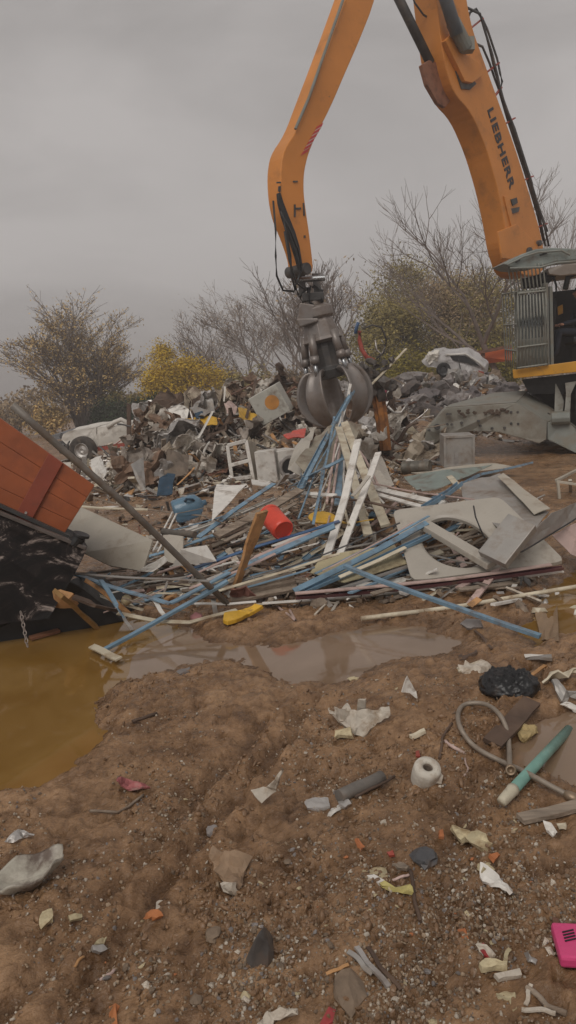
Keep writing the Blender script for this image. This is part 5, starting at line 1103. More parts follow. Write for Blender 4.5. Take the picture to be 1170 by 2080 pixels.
# rusty orange column with scrap bundle on top
t = thing('rusty_column', 'rusty orange steel column standing upright right of the grab', 'column', tuple(atY(785, 918, 14.4)))
mb = MB(); 
for dx, c0 in ((-8, 0), (0, .08), (8, 0)): mb.sweep([atY(783+dx*.7, 915, 14.4-c0), atY(775+dx*.9, 850, 14.4-c0), atY(766+dx, 795, 14.4-c0)], [(-.055, -.05), (.055, -.05), (.055, .05), (-.055, .05)])
mb.build('column_body', mat('rusty_orange_steel', (.34, .135, .03), .65, .1, .5, 5, .5, 4, (.11, .05, .03), .5, 25, 0), t, bevel=.008)
mb = MB(); rnd = random.Random(12)
for i in range(46):
    p = atY(rnd.uniform(735, 800), rnd.uniform(730, 815), 14.4+rnd.uniform(-.3, .3)); mb.rock(p, (rnd.uniform(.07, .25), rnd.uniform(.05, .25), rnd.uniform(.05, .22)), i, 1, .6)
mb.build('crushed_bundle', mat('dark_crushed_metal', (.10, .088, .08), .6, .2, .6, 7, .3, 8, rnd=0), t)
def hoop(name, label, pts, Y, r, m):
    mb = MB(); mb.tube([atY(x, y, Y) for x, y in pts], r, 6); tag(mb.build(name, m, smooth=True), label, 'hose')
hoop('red_hose', 'curved red hose looping up beside the grab', [(730, 672), (730, 690), (735, 710), (745, 726), (760, 732)], 17, .05, mat('faded_red', (.36, .07, .05), .6, 0, .2, 9, .2, 9))
hoop('blue_hose_end', 'blue hose end poking up above the red hose', [(722, 678), (724, 665), (728, 655)], 17, .04, DBLUE)
hoop('grey_hose', 'thin grey hose arching over the crushed bundle', [(738, 668), (755, 660), (775, 665), (785, 690), (780, 715), (765, 728)], 17, .02, DGREY)
hoop('grey_hose', 'small grey hose loop inside the arching hose', [(762, 690), (765, 710), (775, 720), (782, 705), (775, 690)], 17, .018, ALU)
hoop('red_hose', 'dark pink hose curling on the rubble right of the column', [(785, 815), (782, 800), (788, 785), (800, 777)], 16.8, .03, mat('dark_pink', (.25, .05, .08), .6, 0, .2, 9, .2, 9))
hoop('grey_hose', 'pale hose curling on the rubble at the right of the column', [(788, 825), (800, 838), (815, 838), (828, 820)], 16.8, .03, ALU)

# special pieces of the left heap
HS = [([(318,1005,13.5),(325,970,13.9),(340,958,14),(356,962,14),(350,1002,13.5)], NAVY, 'dark blue cloth sheet draped at the foot of the heap', .06),
 ([(265,945,14.5),(290,930,15),(296,995,14),(285,998,14)], STEELS, 'pointed grey sheet standing left of the dark blue cloth', .05),
 ([(335,955,14.2),(340,915,14.8),(385,925,15),(380,965,14.2),(350,970,14)], mat('brown_sheet', (.15,.115,.085), .7, 0, .3, 5, .3, 5), 'crumpled brown sheet above the dark blue cloth', .10),
 ([(185,935,16),(205,925,16),(218,960,15),(210,985,15),(190,965,15.5)], WHITE, 'crumpled white sheet right of the car wheel', .08),
 ([(325,870,18),(340,830,19.5),(378,812,20),(385,840,19),(370,860,18.5)], WHITE, 'tall crumpled white panel on top of the heap', .18),
 ([(385,830,19.5),(400,815,20),(432,812,20),(438,835,19.5),(410,850,19)], STEELS, 'grey crumpled panel beside the tall white panel', .18),
 ([(366,860,18.5),(375,850,19),(440,848,19),(442,862,18.5),(385,870,18)], YELL, 'long yellow panel lying on the heap', .06),
 ([(483,830,18.5),(500,828,19),(535,850,18.5),(520,862,18),(498,865,18),(485,850,18)], YELL, 'bent yellow panel with dark slot left of the white dryer', .08),
 ([(395,840,19),(412,838,19),(415,850,18.8),(398,850,18.8)], NAVY, 'small navy blue bag on the heap', .1),
 ([(455,820,18.5),(470,812,19),(482,825,18.8),(478,842,18.2),(460,842,18.2)], PINKW, 'pale pink cushion shape on the heap', .1),
 ([(575,885,15),(600,875,15.5),(622,872,15.5),(618,888,15),(585,892,14.8)], RED, 'faded red fender piece below the grab', .05),
 ([(510,975,14),(512,985,13.8),(560,990,13.6),(540,978,14)], WHITE, 'pale flat board at the heap foot below the washing machine', .02)]
def onheap(pts, gap=.75):
    hits = [heap_hit(x, y, .15) for x, y, Y in pts]; d = max(0, max(Y-h for (x, y, Y), h in zip(pts, hits)))
    return [atY(x, y, Y-d-gap) for x, y, Y in pts]
for pts, mt, lb, amp in HS: sheet('scrap_sheet', lb, 'metal sheet', onheap(pts), .012, mt, amp, 3, len(lb) % 13, 4)
HB = [((455,815,18),(457,785,18),.04,WHITE,'tall thin white stick standing on top of the heap'),((402,890,17),(432,835,18),.05,WHITE,'white bent strip leaning on the long yellow panel'),
 ((530,836,17.5),(600,785,18),.06,RUST,'rusty beam leaning up to the left of the grab'),((500,850,18),(520,770,19),.06,WOODD,'dark beam standing behind the yellow panel'),((455,808,19),(530,770,20),.05,RUST,'thin rusty bar along the heap top'),
 ((360,985,13.8),(395,950,14.2),.03,WOODO,'pale stick crossing the brown sheet'),((230,905,17.5),(245,895,17.5),.05,REDM,'short red bar under the wrecked car'),((225,940,16.5),(275,905,17),.05,ALU,'grey bar right of the car wheel'),
 ((330,835,19),(375,815,19.6),.03,ALU,'thin curved rod over the tall white panel'),((600,925,12.5),(640,868,13),.06,PUTTY,'putty bar leaning under the grab'),
 ((130,1025,10.5),(300,1035,10.5),.05,CREAM,'long cream board lying behind the orange crate'),((190,1012,11.5),(420,1048,10.0),.03,WOODG,'thin grey stick lying on the mud behind the blue jug')]
for a, b_, w_, mt, lb in HB: strip('scrap_bar', lb, 'bar', onheap([a, b_], .8), w_, 'L' if mt in (WHITE, ALU) else 'flat', mt, bend=.02)
strip('scrap_bar', 'long white rod lying on the outrigger side rubble', 'bar', [atY(845, 872, 14.2), atY(905, 862, 14)], .03, 'flat', WOODG)

# prototypes scattered over the heaps
rnd = random.Random(77)
def wpick(lst): return rnd.choice(lst)
def crumple(seed, matl, name='scrap_sheet'):
    r_ = random.Random(seed); bm = bmesh.new(); bmesh.ops.create_grid(bm, x_segments=14, y_segments=11, size=.5); o3 = Vector((seed*3.3, seed*1.1, 0)); s2 = r_.uniform(.4, .9)
    for v in bm.verts:
        q = v.co.copy(); v.co.y *= s2; v.co.z = mnoise.noise(q*2.2+o3)*.40+mnoise.noise(q*6+o3)*.16+mnoise.noise(q*13+o3)*.06; v.co.x += mnoise.noise(q*3+o3+Vector((9, 0, 0)))*.22; v.co.y += mnoise.noise(q*3+o3+Vector((0, 9, 0)))*.22
    bmesh.ops.delete(bm, geom=[f for f in bm.faces if r_.random() < .10 and any(e.is_boundary for e in f.edges)], context='FACES')
    bmesh.ops.delete(bm, geom=[v for v in bm.verts if not v.link_faces], context='VERTS'); thicken(bm, .012); bm.verts.index_update(); mb = MB(); mb.add([v.co for v in bm.verts], [tuple(v.index for v in q.verts) for q in bm.faces]); bm.free()
    return mb.build(name, matl, origin=(0, 0, 0))
def heap_pt(which, smax=0):
    for _ in range(200):
        if which == 1:
            x = rnd.uniform(-6.3, 2.6); y = rnd.uniform(13.4, 21.5); m_ = float(crest1(x)*sstep(13.4, 20.5, np.array(y)))
            qx, qy = proj((x, y, Hs(x, y)+.15))
            if 105 < qx < 222 and qy < 985: continue
            if 95 < qx < 285 and qy < (990 if smax > 1.1 else 945): continue
        else:
            x = rnd.uniform(1.6, 9); y = rnd.uniform(19, 29); m_ = float(crest2(x)*sstep(19.0, 26, np.array(y)))
            qx, qy = proj((x, y, Hs(x, y)+.3))
            if 850 < qx < 1000 and qy < 772: continue
        if m_ > .04 or rnd.random() < .10: return x, y, Hs(x, y)
def scatter(protos, n, which, smin, smax, lift=.1, tilt=.9, labelf=None, group=None):
    for i in range(n):
        src, lab, cat = protos[i % len(protos)]; x, y, z = heap_pt(which, smax); s = rnd.uniform(smin, smax)
        first = src.get('_used') is None
        rt_ = (rnd.gauss(0, tilt), rnd.gauss(0, tilt), rnd.uniform(0, 6.28))
        if first: src['_used'] = 1; o = src; o.location = (x, y, z+lift*s); o.rotation_euler = rt_; o.scale = (s, s, s)
        else: o = copy_thing(src, (x, y, z+lift*s*rnd.uniform(.2, 2)), rt_, s)
        sz = 'small ' if s < smin+(smax-smin)*.35 else 'large ' if s > smin+(smax-smin)*.75 else ''
        lab2 = lab.split(' in the')[0].split(' on the')[0]
        tag(o, uniq(sz+lab2, (x, y, z), LM1 if which == 1 else LM2), cat, group)
def fin(protos):
    for o, _, _ in protos:
        if '_used' in o: pass
sheets = [(crumple(1, HWH), 'crumpled dirty white metal sheet in the scrap heap on the left', 'metal sheet'), (crumple(2, HGR), 'crumpled grey metal sheet in the scrap heap on the left', 'metal sheet'), (crumple(3, HTN), 'crumpled tan metal sheet in the scrap heap on the left', 'metal sheet'),
          (crumple(4, mat('heap_brown', (.21, .13, .085), .7, 0, .35, 5, .5, 4)), 'torn brown metal sheet in the scrap heap on the left', 'metal sheet'), (crumple(5, ALU), 'crumpled dull aluminium sheet in the scrap heap on the left', 'metal sheet'), (crumple(6, WOODD), 'crumpled dark brown sheet in the scrap heap on the left', 'metal sheet'), (crumple(8, HWH), 'crumpled cream sheet in the scrap heap on the left', 'metal sheet')]
scatter(sheets, 210, 1, .26, 1.05, .25, .8, group='crumpled sheets in the left scrap heap')
def bar(kind, w_, matl, ln=1., seed=1, t=None, name='scrap_bar'):
    r_ = random.Random(seed); mb = MB(); P = [Vector((-.5+i/8, 0.10*mnoise.noise(Vector((i*.3, seed, 0))), .12*mnoise.noise(Vector((i*.3, 0, seed*3.3))))) for i in range(9)]; mb.sweep(P, secs(kind, w_, t)); return mb.build(name, matl, origin=(0, 0, 0))
LH = ' in the left scrap heap'
bars = [(bar('flat', .05, WHITE, seed=1), 'short bent white bar'+LH, 'bar'), (bar('tube', .03, ALU, seed=2), 'short bent aluminium tube'+LH, 'tube'), (bar('L', .06, RUST, seed=3), 'short rusty angle bar'+LH, 'bar'), (bar('flat', .07, WOODG, seed=4, t=.02), 'short weathered board'+LH, 'board'), (bar('tube', .035, DGREY, seed=5), 'short dark tube'+LH, 'tube'), (bar('flat', .06, WOODO, seed=6, t=.02), 'short fresh wood lath'+LH, 'lath'), (bar('U', .06, PUTTY, seed=7), 'short putty channel'+LH, 'bar'), (bar('flat', .08, WOODD, seed=9, t=.025), 'short dark board'+LH, 'board')]
scatter(bars, 260, 1, .4, 1.3, .15, .4, group='bars and boards in the left scrap heap')
def chunk(seed, matl, name='concrete_chunk', r=.35): mb = MB(); mb.rock((0, 0, 0), (1, .8, .5), seed, 2, r, Matrix.Identity(3)); return mb.build(name, matl, origin=(0, 0, 0))
RH = ' on the right rubble heap'
chs = [(chunk(1, STONEG), 'broad grey concrete chunk'+RH, 'concrete chunk'), (chunk(5, STONEG, r=.5), 'jagged grey concrete chunk'+RH, 'concrete chunk'), (chunk(9, mat('purple_grey_slab', (.165, .145, .145), .7, 0, .3, 5, .4, 5, (.12, .09, .08), .5, 25), r=.45), 'purplish grey rubble slab'+RH, 'rubble slab'), (chunk(12, mat('dark_rubble', (.10, .082, .075), .8, 0, .4, 6, .3, 6, bump=.5)), 'dark brown rubble chunk'+RH, 'rubble chunk')]
scatter(chs, 290, 2, .22, .85, .18, .5, group='rubble chunks on the right heap')
sh2 = [(crumple(11, STEELS), 'crumpled grey sheet'+RH, 'metal sheet'), (crumple(12, WHITE), 'crumpled pale sheet'+RH, 'metal sheet'), (crumple(13, RUST), 'crumpled rusty sheet'+RH, 'metal sheet')]
scatter(sh2, 42, 2, .25, .7, .2, .7, group='crumpled sheets on the right heap')
b2 = [(bar('flat', .05, WOODO, seed=21), 'short pale lath'+RH, 'lath'), (bar('L', .05, RUST, seed=22), 'short rusty bar'+RH, 'bar'), (bar('tube', .03, ALU, seed=23), 'short aluminium tube'+RH, 'tube')]
scatter(b2, 60, 2, .4, 1.1, .15, .4, group='bars on the right heap')
for o in bpy.data.objects:
    if '_used' in o: del o['_used']

# rubble carpets: small uncountable fragments
PAL = [WHITE, CREAM, STEELS, WOODG, WOODD, WOODO, DGREY, PUTTY, RUST, STONEB, PLASTER, ALU]
def carpet(name, label, n, fn, smin, smax, wts, seed):
    r_ = random.Random(seed); mb = MB()
    for i in range(n):
        x, y, z = fn(r_); mb.cur = r_.choices(range(len(PAL)), wts)[0]; s = smin*(smax/smin)**(r_.random()**1.6); M = Euler((r_.gauss(0, .5), r_.gauss(0, .5), r_.uniform(0, 6.3))).to_matrix()
        k = r_.random()
        if k < .5: mb.rock((x, y, z), (s, s*r_.uniform(.4, .9), s*r_.uniform(.2, .6)), r_.random()*50, 1, .5, M)
        elif k < .8: mb.box((x, y, z+s*.1), (s*r_.uniform(1.5, 4), s*r_.uniform(.15, .5), s*.14), M)
        else: mb.box((x, y, z), (s*1.2, s*r_.uniform(.6, 1), s*.08), M)
    return tag(mb.build(name, PAL), label, 'rubble', kind='stuff')
def f1(r_):
    while 1:
        x = r_.uniform(-6.6, 2.8); y = r_.uniform(12.2, 21.5)
        if float(crest1(x)*sstep(13.0, 20.5, np.array(y))) > .03 or r_.random() < .25: return x, y, Hs(x, y)+r_.uniform(0, .06)
def f2(r_):
    while 1:
        x = r_.uniform(1.2, 9.5); y = r_.uniform(16.5, 29)
        if float(crest2(x)*sstep(19, 26, np.array(y))) > .03 or r_.random() < .2: return x, y, Hs(x, y)+r_.uniform(0, .05)
carpet('heap_rubble', 'small broken fragments covering the left scrap heap', 8500, f1, .05, .30, [9, 6, 7, 8, 4, 4, 4, 6, 3, 8, 7, 4], 1)
carpet('heap_rubble', 'small stones and fragments covering the right rubble heap', 4200, f2, .06, .32, [3, 1, 10, 2, 4, 1, 7, 3, 1, 8, 2, 1], 2)
def f3(r_):
    px = r_.uniform(280, 1110); a = (px-585)/585
    py = r_.gauss(1115, 42)-(20 if px > 800 else 0); py = min(1205, max(985, py)); p = atZ(px, py, .12); return p.x, p.y, Hs(p.x, p.y)+r_.uniform(0, .05)
carpet('pile_rubble', 'small broken splinters between the strips of the front pile', 2600, f3, .02, .14, [5, 4, 3, 9, 9, 3, 5, 2, 1, 6, 2, 2], 3)
def f4(r_):
    px = r_.uniform(150, 900); py = r_.uniform(965, 1110); p = atZ(px, py, 0); return p.x, p.y, Hs(p.x, p.y)
carpet('yard_litter', 'small litter and splinters trodden into the mud between heap and pile', 1500, f4, .02, .14, [2, 2, 1, 5, 6, 3, 2, 2, 1, 9, 2, 1], 4)

# filler strips of the front pile
G3 = 'loose strips in the front scrap pile'
FL = [(BLUE, 'loose pale blue strip in the front scrap pile', 'flat'), (WHITE, 'loose white strip in the front scrap pile', 'flat'), (CREAM, 'loose cream strip in the front scrap pile', 'L'), (WOODG, 'loose weathered lath in the front scrap pile', 'flat'), (STEELS, 'loose grey strip in the front scrap pile', 'U'), (WOODD, 'loose dark lath in the front scrap pile', 'flat'), (PINKW, 'loose pinkish strip in the front scrap pile', 'flat'), (BLUE, 'loose pale blue channel in the front scrap pile', 'U')]
r_ = random.Random(31)
for i in range(185):
    mt, lb, kd = FL[r_.choices(range(8), [3, 4, 3, 7, 3, 4, 2, 2])[0]]
    px = r_.uniform(300, 1000); py = r_.gauss(1125, 40); py = min(1168, max(1010, py)); 
    if px < 420: py = min(py, 1150)+20
    c = atZ(px, py, .15); a = r_.gauss(.42, .30) if r_.random() < .8 else r_.uniform(-.6, 2.5); ln = r_.uniform(.25, 1.1)
    d = Vector((math.cos(a), math.sin(a), 0))*ln/2
    A_ = c-d; B2_ = c+d; A_.z = Hs(A_.x, A_.y)+r_.uniform(.01, .10); B2_.z = Hs(B2_.x, B2_.y)+r_.uniform(.01, .16)
    strip('loose_strip', uniq(('short ' if ln < .45 else 'long ' if ln > .85 else '')+lb.replace(' in the front scrap pile', ''), (A_+B2_)/2, LM3), 'strip', [A_, B2_], r_.uniform(.015, .055), kd, mt, G3, .02, i)
# thin strips fanning down from the grab
fr_ = random.Random(41); FM = [(BLUE, 'pale blue'), (WHITE, 'white'), (CREAM, 'cream'), (PINKW, 'pinkish'), (BLUE, 'pale blue'), (STEELS, 'grey')]
for i in range(22):
    mt, cn = FM[i % 6]; xb = fr_.uniform(600, 800); b_ = atZ(xb, fr_.uniform(985, 1075), fr_.uniform(.38, .5)); t_ = atY(690+fr_.uniform(-14, 22)+(xb-700)*.12, fr_.uniform(835, 905), fr_.uniform(9.6, 11.2))
    m_ = (b_+t_)/2+Vector((fr_.uniform(-.1, .1), 0, fr_.uniform(-.12, .05)))
    strip('fan_strip', uniq(('thin ' if i % 2 else 'narrow ')+cn+' strip fanning from the grab, foot', b_, LM3), 'strip', [t_, m_, b_], fr_.uniform(.015, .035), fr_.choice(('flat', 'U', 'tube')), mt, 'strips fanning down from the grab', .02, 700+i)
# low strips on the left part
for i in range(26):
    mt, lb, kd = FL[r_.choices(range(8), [2, 3, 3, 6, 2, 5, 3, 1])[0]]
    px = r_.uniform(170, 460); py = r_.uniform(1160, 1225); c = atZ(px, py, .15); a = r_.uniform(-.5, .7); ln = r_.uniform(.2, .6); d = Vector((math.cos(a), math.sin(a), 0))*ln/2
    A_ = c-d; B2_ = c+d; A_.z = r_.uniform(.03, .22); B2_.z = r_.uniform(.03, .22); strip('loose_strip', uniq(('short ' if ln < .45 else 'long ' if ln > .85 else '')+lb.replace(' in the front scrap pile', ''), (A_+B2_)/2, LM3), 'strip', [A_, B2_], r_.uniform(.015, .04), kd, mt, G3, .02, 900+i)
#==PART4==
# ------------------------------------------------------------------ foreground pieces (traced where they lie on the mud)
def shard(name, label, cat, px, th, matl, lift=.008, amp=.02, seed=1, curl=None, cuts=3, group=None):
    pts = []
    for i, p in enumerate(px):
        q = gp(p[0], p[1], lift+(p[2] if len(p) > 2 else 0)); pts.append(q)
    return sheet(name, label, cat, pts, min(th, .018), matl, amp+.006, 16, seed, cuts, group)
shard('jagged_plaster', 'large jagged pale plaster sheet with torn top edge', 'plaster piece', [(665,1440,.03),(682,1450,.04),(680,1432,.05),(700,1445,.05),(705,1430,.05),(718,1448,.05),(732,1448,.04),(760,1440,.05),(792,1440,.03),(795,1452,.02),(765,1468),(735,1497),(712,1485),(690,1470)], .012, PLASTER, .012, .03, 1)
shard('plaster_tab', 'small upright plaster tab behind the jagged sheet', 'plaster piece', [(727,1448,.02),(728,1420,.10),(743,1420,.10),(744,1448,.02)], .012, PLASTER, .01, .005, 2)
shard('plaster_block', 'yellowish plaster block under the jagged sheet', 'plaster piece', [(682,1488),(715,1484),(718,1500),(684,1500)], .03, PLASTY, .01, .01, 3)
shard('white_triangle', 'white triangular shard standing on the mud hump', 'shard', [(815,1405,.03),(827,1372,.12),(845,1405,.04),(847,1420,.0),(832,1408,.02)], .008, WHITE, .01, .01, 4)
shard('curled_shard', 'pale curled shard with a long upturned tip', 'shard', [(515,1605,.02),(545,1598,.05),(562,1580,.10),(574,1560,.16),(570,1585,.09),(560,1605,.04),(533,1632,.0)], .007, PLASTER, .012, .02, 5)
shard('beige_shard', 'fan shaped beige shard lying on the mud', 'shard', [(430,1742,.02),(436,1728,.03),(470,1732,.03),(506,1737,.02),(492,1780,.01),(494,1800),(478,1810),(455,1795),(436,1770)], .012, mat('beige_shard', (.36,.24,.15), .7, 0, .25, 12, .4, 9), .012, .03, 6)
shard('plaster_chip', 'small pale stone at the lower corner of the beige shard', 'chip', [(455,1790,.02),(480,1792,.03),(484,1810),(462,1808)], .02, PLASTER, .01, .01, 7)
# muddy plate at the left
mb = MB(); c = gp(58, 1790, .02); e1 = (gp(120, 1760, .05)-gp(-10, 1830, .03)); ax1 = e1.normalized(); ax2 = Vector((0, 0, 1)).cross(ax1); n = 40; V = []; hf = (gp(122,1770,.02)-gp(-14,1835,.02)).length/2
for k, (rr, zz) in enumerate(((0, .008), (.55, .010), (.80, .022), (.93, .045), (1.0, .050), (.97, .035), (.6, 0))):
    for i in range(n):
        a = 2*math.pi*i/n; q = 1+.06*math.sin(3*a+1)+.035*math.sin(9*a)+.02*math.sin(17*a); V.append(c+ax1*math.cos(a)*hf*rr*q+ax2*math.sin(a)*hf*.62*rr*q+Vector((0, 0, zz+.01*math.sin(5*a)*rr)))
mb.add(V, [(k*n+i, k*n+(i+1) % n, (k+1)*n+(i+1) % n, (k+1)*n+i) for k in range(6) for i in range(n)])
tag(recalc(mb.build('crushed_tray', mat('muddy_foil', (.46, .43, .36), .45, 0, .25, 9, .62, 9, (.13, .095, .075), .4, 30), smooth=True)), 'crushed oval white tray smeared with mud at the left edge', 'tray')
# pointed dark stone
mb = MB(); A0, A1 = gp(515, 1962, 0), gp(540, 1885, .02); top_ = gp(530, 1880, .12)
base = [gp(492, 1960, -.01), gp(505, 1974, -.01), gp(545, 1970, -.01), gp(560, 1950, -.01), gp(556, 1900, 0), gp(530, 1900, 0)]; ridge = [gp(522, 1895, .11), gp(538, 1880, .10), gp(546, 1915, .07)]
mb.add(base+ridge, [(0, 1, 6), (1, 2, 8), (1, 8, 6), (2, 3, 8), (3, 4, 8), (4, 7, 8), (4, 5, 7), (5, 0, 6), (5, 6, 7), (6, 8, 7), (0, 5, 4, 3, 2, 1)]); tag(recalc(mb.build('pointed_stone', mat('dark_stone', (.10, .092, .088), .4, 0, .35, 10, .35, 7, (.15, .10, .07), .2), bevel=.006, sub=1)), 'dark grey pointed shell like piece standing in the mud', 'stone')
def stone(label, px, py, wp, hp, matl, seed, lift=.0, name='stone', cat='stone', sub=2, r=.3, group=None, flat=.6):
    p = gp(px, py, 0); s = (p-CAM).length/F; mb = MB(); a = wp*s; b = hp*s; mb.rock(p+Vector((0, 0, a*.15+lift)), (a, b*1.3, min(a, b)*flat), seed, sub, r, Euler((0, 0, seed)).to_matrix() if False else Matrix.Identity(3)); o = mb.build(name, matl, smooth=False, bevel=0); return tag(o, label, cat, group)
stone('dark blue grey slate stone right of the yellow sticks', 865, 1748, 46, 42, SLATE, 3)
stone('brown rounded stone near the bottom edge', 708, 2018, 50, 68, STONEB, 5, r=.35)
stone('round tan stone below the orange chip', 433, 1903, 28, 26, STONEB, 8)
stone('grey tan stone at the bottom centre', 400, 2035, 24, 20, STONEB, 9)
stone('small grey brown stone left of the yellow block', 583, 1700+53, 14, 12, STONEB, 10)
stone('small oval grey stone above the beige shard', 430, 1690, 20, 30, STONEG, 11)
stone('yellowish foam lump beside the green tube', 1070, 1500, 46, 34, mat('foam_yellow', (.48, .36, .17), .9, 0, .3, 14, .35, 10, (.25, .16, .08), .7, 50), 12, .01, 'foam_lump', 'foam lump', 3, .5, flat=.8)
stone('pale lump on the mud at the edge of the middle puddle', 718, 1382, 20, 14, PLASTY, 13, name='foam_lump', cat='foam lump')
stone('yellow lump at the bottom centre', 498, 2030, 20, 20, PLASTY, 14, name='foam_lump', cat='foam lump')
# toilet roll
t = thing('paper_roll', 'muddy white paper roll lying on its side on the mud', 'paper roll', tuple(gp(870, 1590, 0)))
c = gp(866, 1590, .0)+Vector((0, 0, .036)); mb = MB(); A_ = Vector((.15, -.45, .95)).normalized(); rr = .055
mb.lathe(c, [(rr*.35, -.045), (rr*.93, -.047), (rr, -.035), (rr*1.02, 0), (rr, .033), (rr*.92, .046), (rr*.55, .050), (rr*.38, .046), (rr*.35, .02)], A_, 30); mb.build('paper', mat('wet_paper', (.56, .52, .45), .8, 0, .1, 9, .48, 12, (.28, .2, .14), .4, 60, 0), t, smooth=True)
mb = MB(); mb.lathe(c, [(rr*.34, .04), (rr*.32, .043), (rr*.30, .03), (rr*.30, -.03), (0, -.03)], A_, 24); mb.build('core', mat('card_core', (.17, .13, .10), .9, 0, .2, 9, .2, 9, rnd=0), t, smooth=True)
sheet('loose_paper', None, None, [gp(872, 1588, .02), gp(896, 1592, .005), gp(900, 1575, .03), gp(888, 1562, .06)], .003, MATS['wet_paper'], .008, 9, 3, 3, parent=t)
# green tube with white end
t = thing('green_tube', 'green plastic tube with a muddy white end lying across the hose', 'tube', tuple(gp(1085, 1560, 0)))
g0, g1, g2 = gp(1018, 1630, .035), gp(1040, 1606, .045), gp(1155, 1482, .05)
mb = MB(); mb.tube([g1, g2], .021, 16); gt = mb.build('tube_body', GREEN, t, smooth=True)
mb = MB(); mb.tube([g0, g0.lerp(g1, .2), g1, g1+(g2-g1).normalized()*.01], .018, 14, .025); mb.build('cap', mat('muddy_cap', (.52, .47, .36), .6, 0, .1, 9, .3, 12, rnd=0), t, smooth=True)
sheet('label_rag', 'yellowish plaster scrap at the upper end of the green tube', 'scrap', [gp(1138, 1478, .03), gp(1165, 1472, .03), gp(1168, 1484, .03), gp(1140, 1492, .03)], .015, PLASTY, .02, 9, 2)
# hose loop
mb = MB(); hp = [(1157,1617),(1110,1592),(1070,1570),(1030,1552),(985,1530),(955,1508),(936,1480),(930,1455),(938,1435),(960,1428),(990,1432),(1015,1452),(1030,1485),(1034,1520),(1035,1550),(1037,1562)]
t = thing('grey_hose', 'looped grey shower hose with metal ends at the right', 'hose', tuple(gp(1000, 1560, 0)))
P = [gp(x, y, .022+.02*math.sin(i*.8)**2) for i, (x, y) in enumerate(hp)]; Q = []
for i in range(len(P)-1):
    a, b_, c, d = P[max(i-1, 0)], P[i], P[i+1], P[min(i+2, len(P)-1)]
    for k in range(4):
        u = k/4; Q.append(.5*((2*b_)+(c-a)*u+(2*a-5*b_+4*c-d)*u*u+(3*b_-a-3*c+d)*u**3))
Q.append(P[-1]); mb.tube(Q, .011, 10); mb.build('hose_body', mat('dirty_hose', (.27, .225, .18), .5, .2, .2, 9, .3, 9, rnd=0), t, smooth=True)
for pa, pb in ((Q[-1], Q[-3]), (Q[0], Q[2])):
    d = (pa-pb).normalized(); mb = MB(); mb.lathe(pa-d*.02, [(0, .0), (.014, 0), (.019, .02), (.021, .05), (.014, .052), (.012, .03), (0, .03)], d, 14); mb.build('end_nut', mat('dirty_brass', (.30, .22, .15), .4, .5, .2, 9, .3, 9, rnd=0), t, smooth=True)
# grey pipe piece, plank
strip('grey_pipe_piece', 'short hollow grey pipe piece lying on the mud below the jagged plaster', 'pipe', [gp(690, 1617, .03), gp(777, 1578, .03)], .052, 'tube', mat('pipe_grey', (.19, .17, .15), .6, 0, .3, 9, .4, 9), bend=0)
strip('stick', 'thin brown stick beside the short grey pipe', 'stick', [gp(722, 1618, .015), gp(803, 1577, .02)], .012, 'tube', WOODD)
strip('plank', 'weathered plank end at the right below the green tube', 'plank', [gp(1056, 1664, .015), gp(1200, 1630, .02)], .05, 'flat', WOODG, t=.018)
strip('plank', 'dark brown plank half sunk in mud behind the hose', 'plank', [gp(1000, 1510, .01), gp(1080, 1425, .02)], .085, 'flat', WOODD, t=.02)
# black bag
mb = MB(); c = gp(1035, 1392, .02)
bm = bmesh.new(); bmesh.ops.create_icosphere(bm, subdivisions=5, radius=1)
outl = [(0, 1.0), (.5, .82), (1.0, .85), (1.57, .95), (2.2, .75), (2.8, 1.0), (3.4, 1.05), (4.0, .9), (4.7, .75), (5.4, .85), (6.283, 1.0)]
for v in bm.verts:
    a = math.atan2(v.co.y, v.co.x) % 6.283; k = np.interp(a, [o[0] for o in outl], [o[1] for o in outl]); q = v.co.copy()
    nn = mnoise.noise(q*3+Vector((4, 0, 0)))*.20+abs(mnoise.noise(q*7))*.16+abs(mnoise.noise(q*15))*.08
    v.co = Vector((q.x*.145*k*(1+nn*.4), q.y*.17*k*(1+nn*.4), max(-.05, q.z*.06*(1+nn*3)))); 
mb.add([v.co+c for v in bm.verts], [tuple(x.index for x in f.verts) for f in bm.faces]); bm.free(); tag(mb.build('black_bag', BAG, smooth=True), 'crumpled black plastic bag lying by the puddle on the right', 'bag')
# pink box
pk = thing('pink_box', 'bright pink plastic box with black slots at the right edge', 'box', tuple(gp(1170, 1930, 0)))
c = gp(1172, 1920, .025); ang = Euler((R(3), R(2), R(-8))).to_matrix(); mb = MB(); mb.box(c, (.115, .135, .035), ang); mb.build('shell', PINK, pk, bevel=.009)
mb = MB()
for i in range(4): mb.box(c+ang@Vector((-.018, .030-.011*i, .0185)), (.034, .0035, .004), ang@Euler((0, 0, .35)).to_matrix())
mb.build('vent_slots', BLACK, pk)
slab('brick_piece', 'thin brick red piece left of the pink box', 'brick piece', gp(1128, 1868, .02), gp(1138, 1930, .02), .02, .02, RUST)
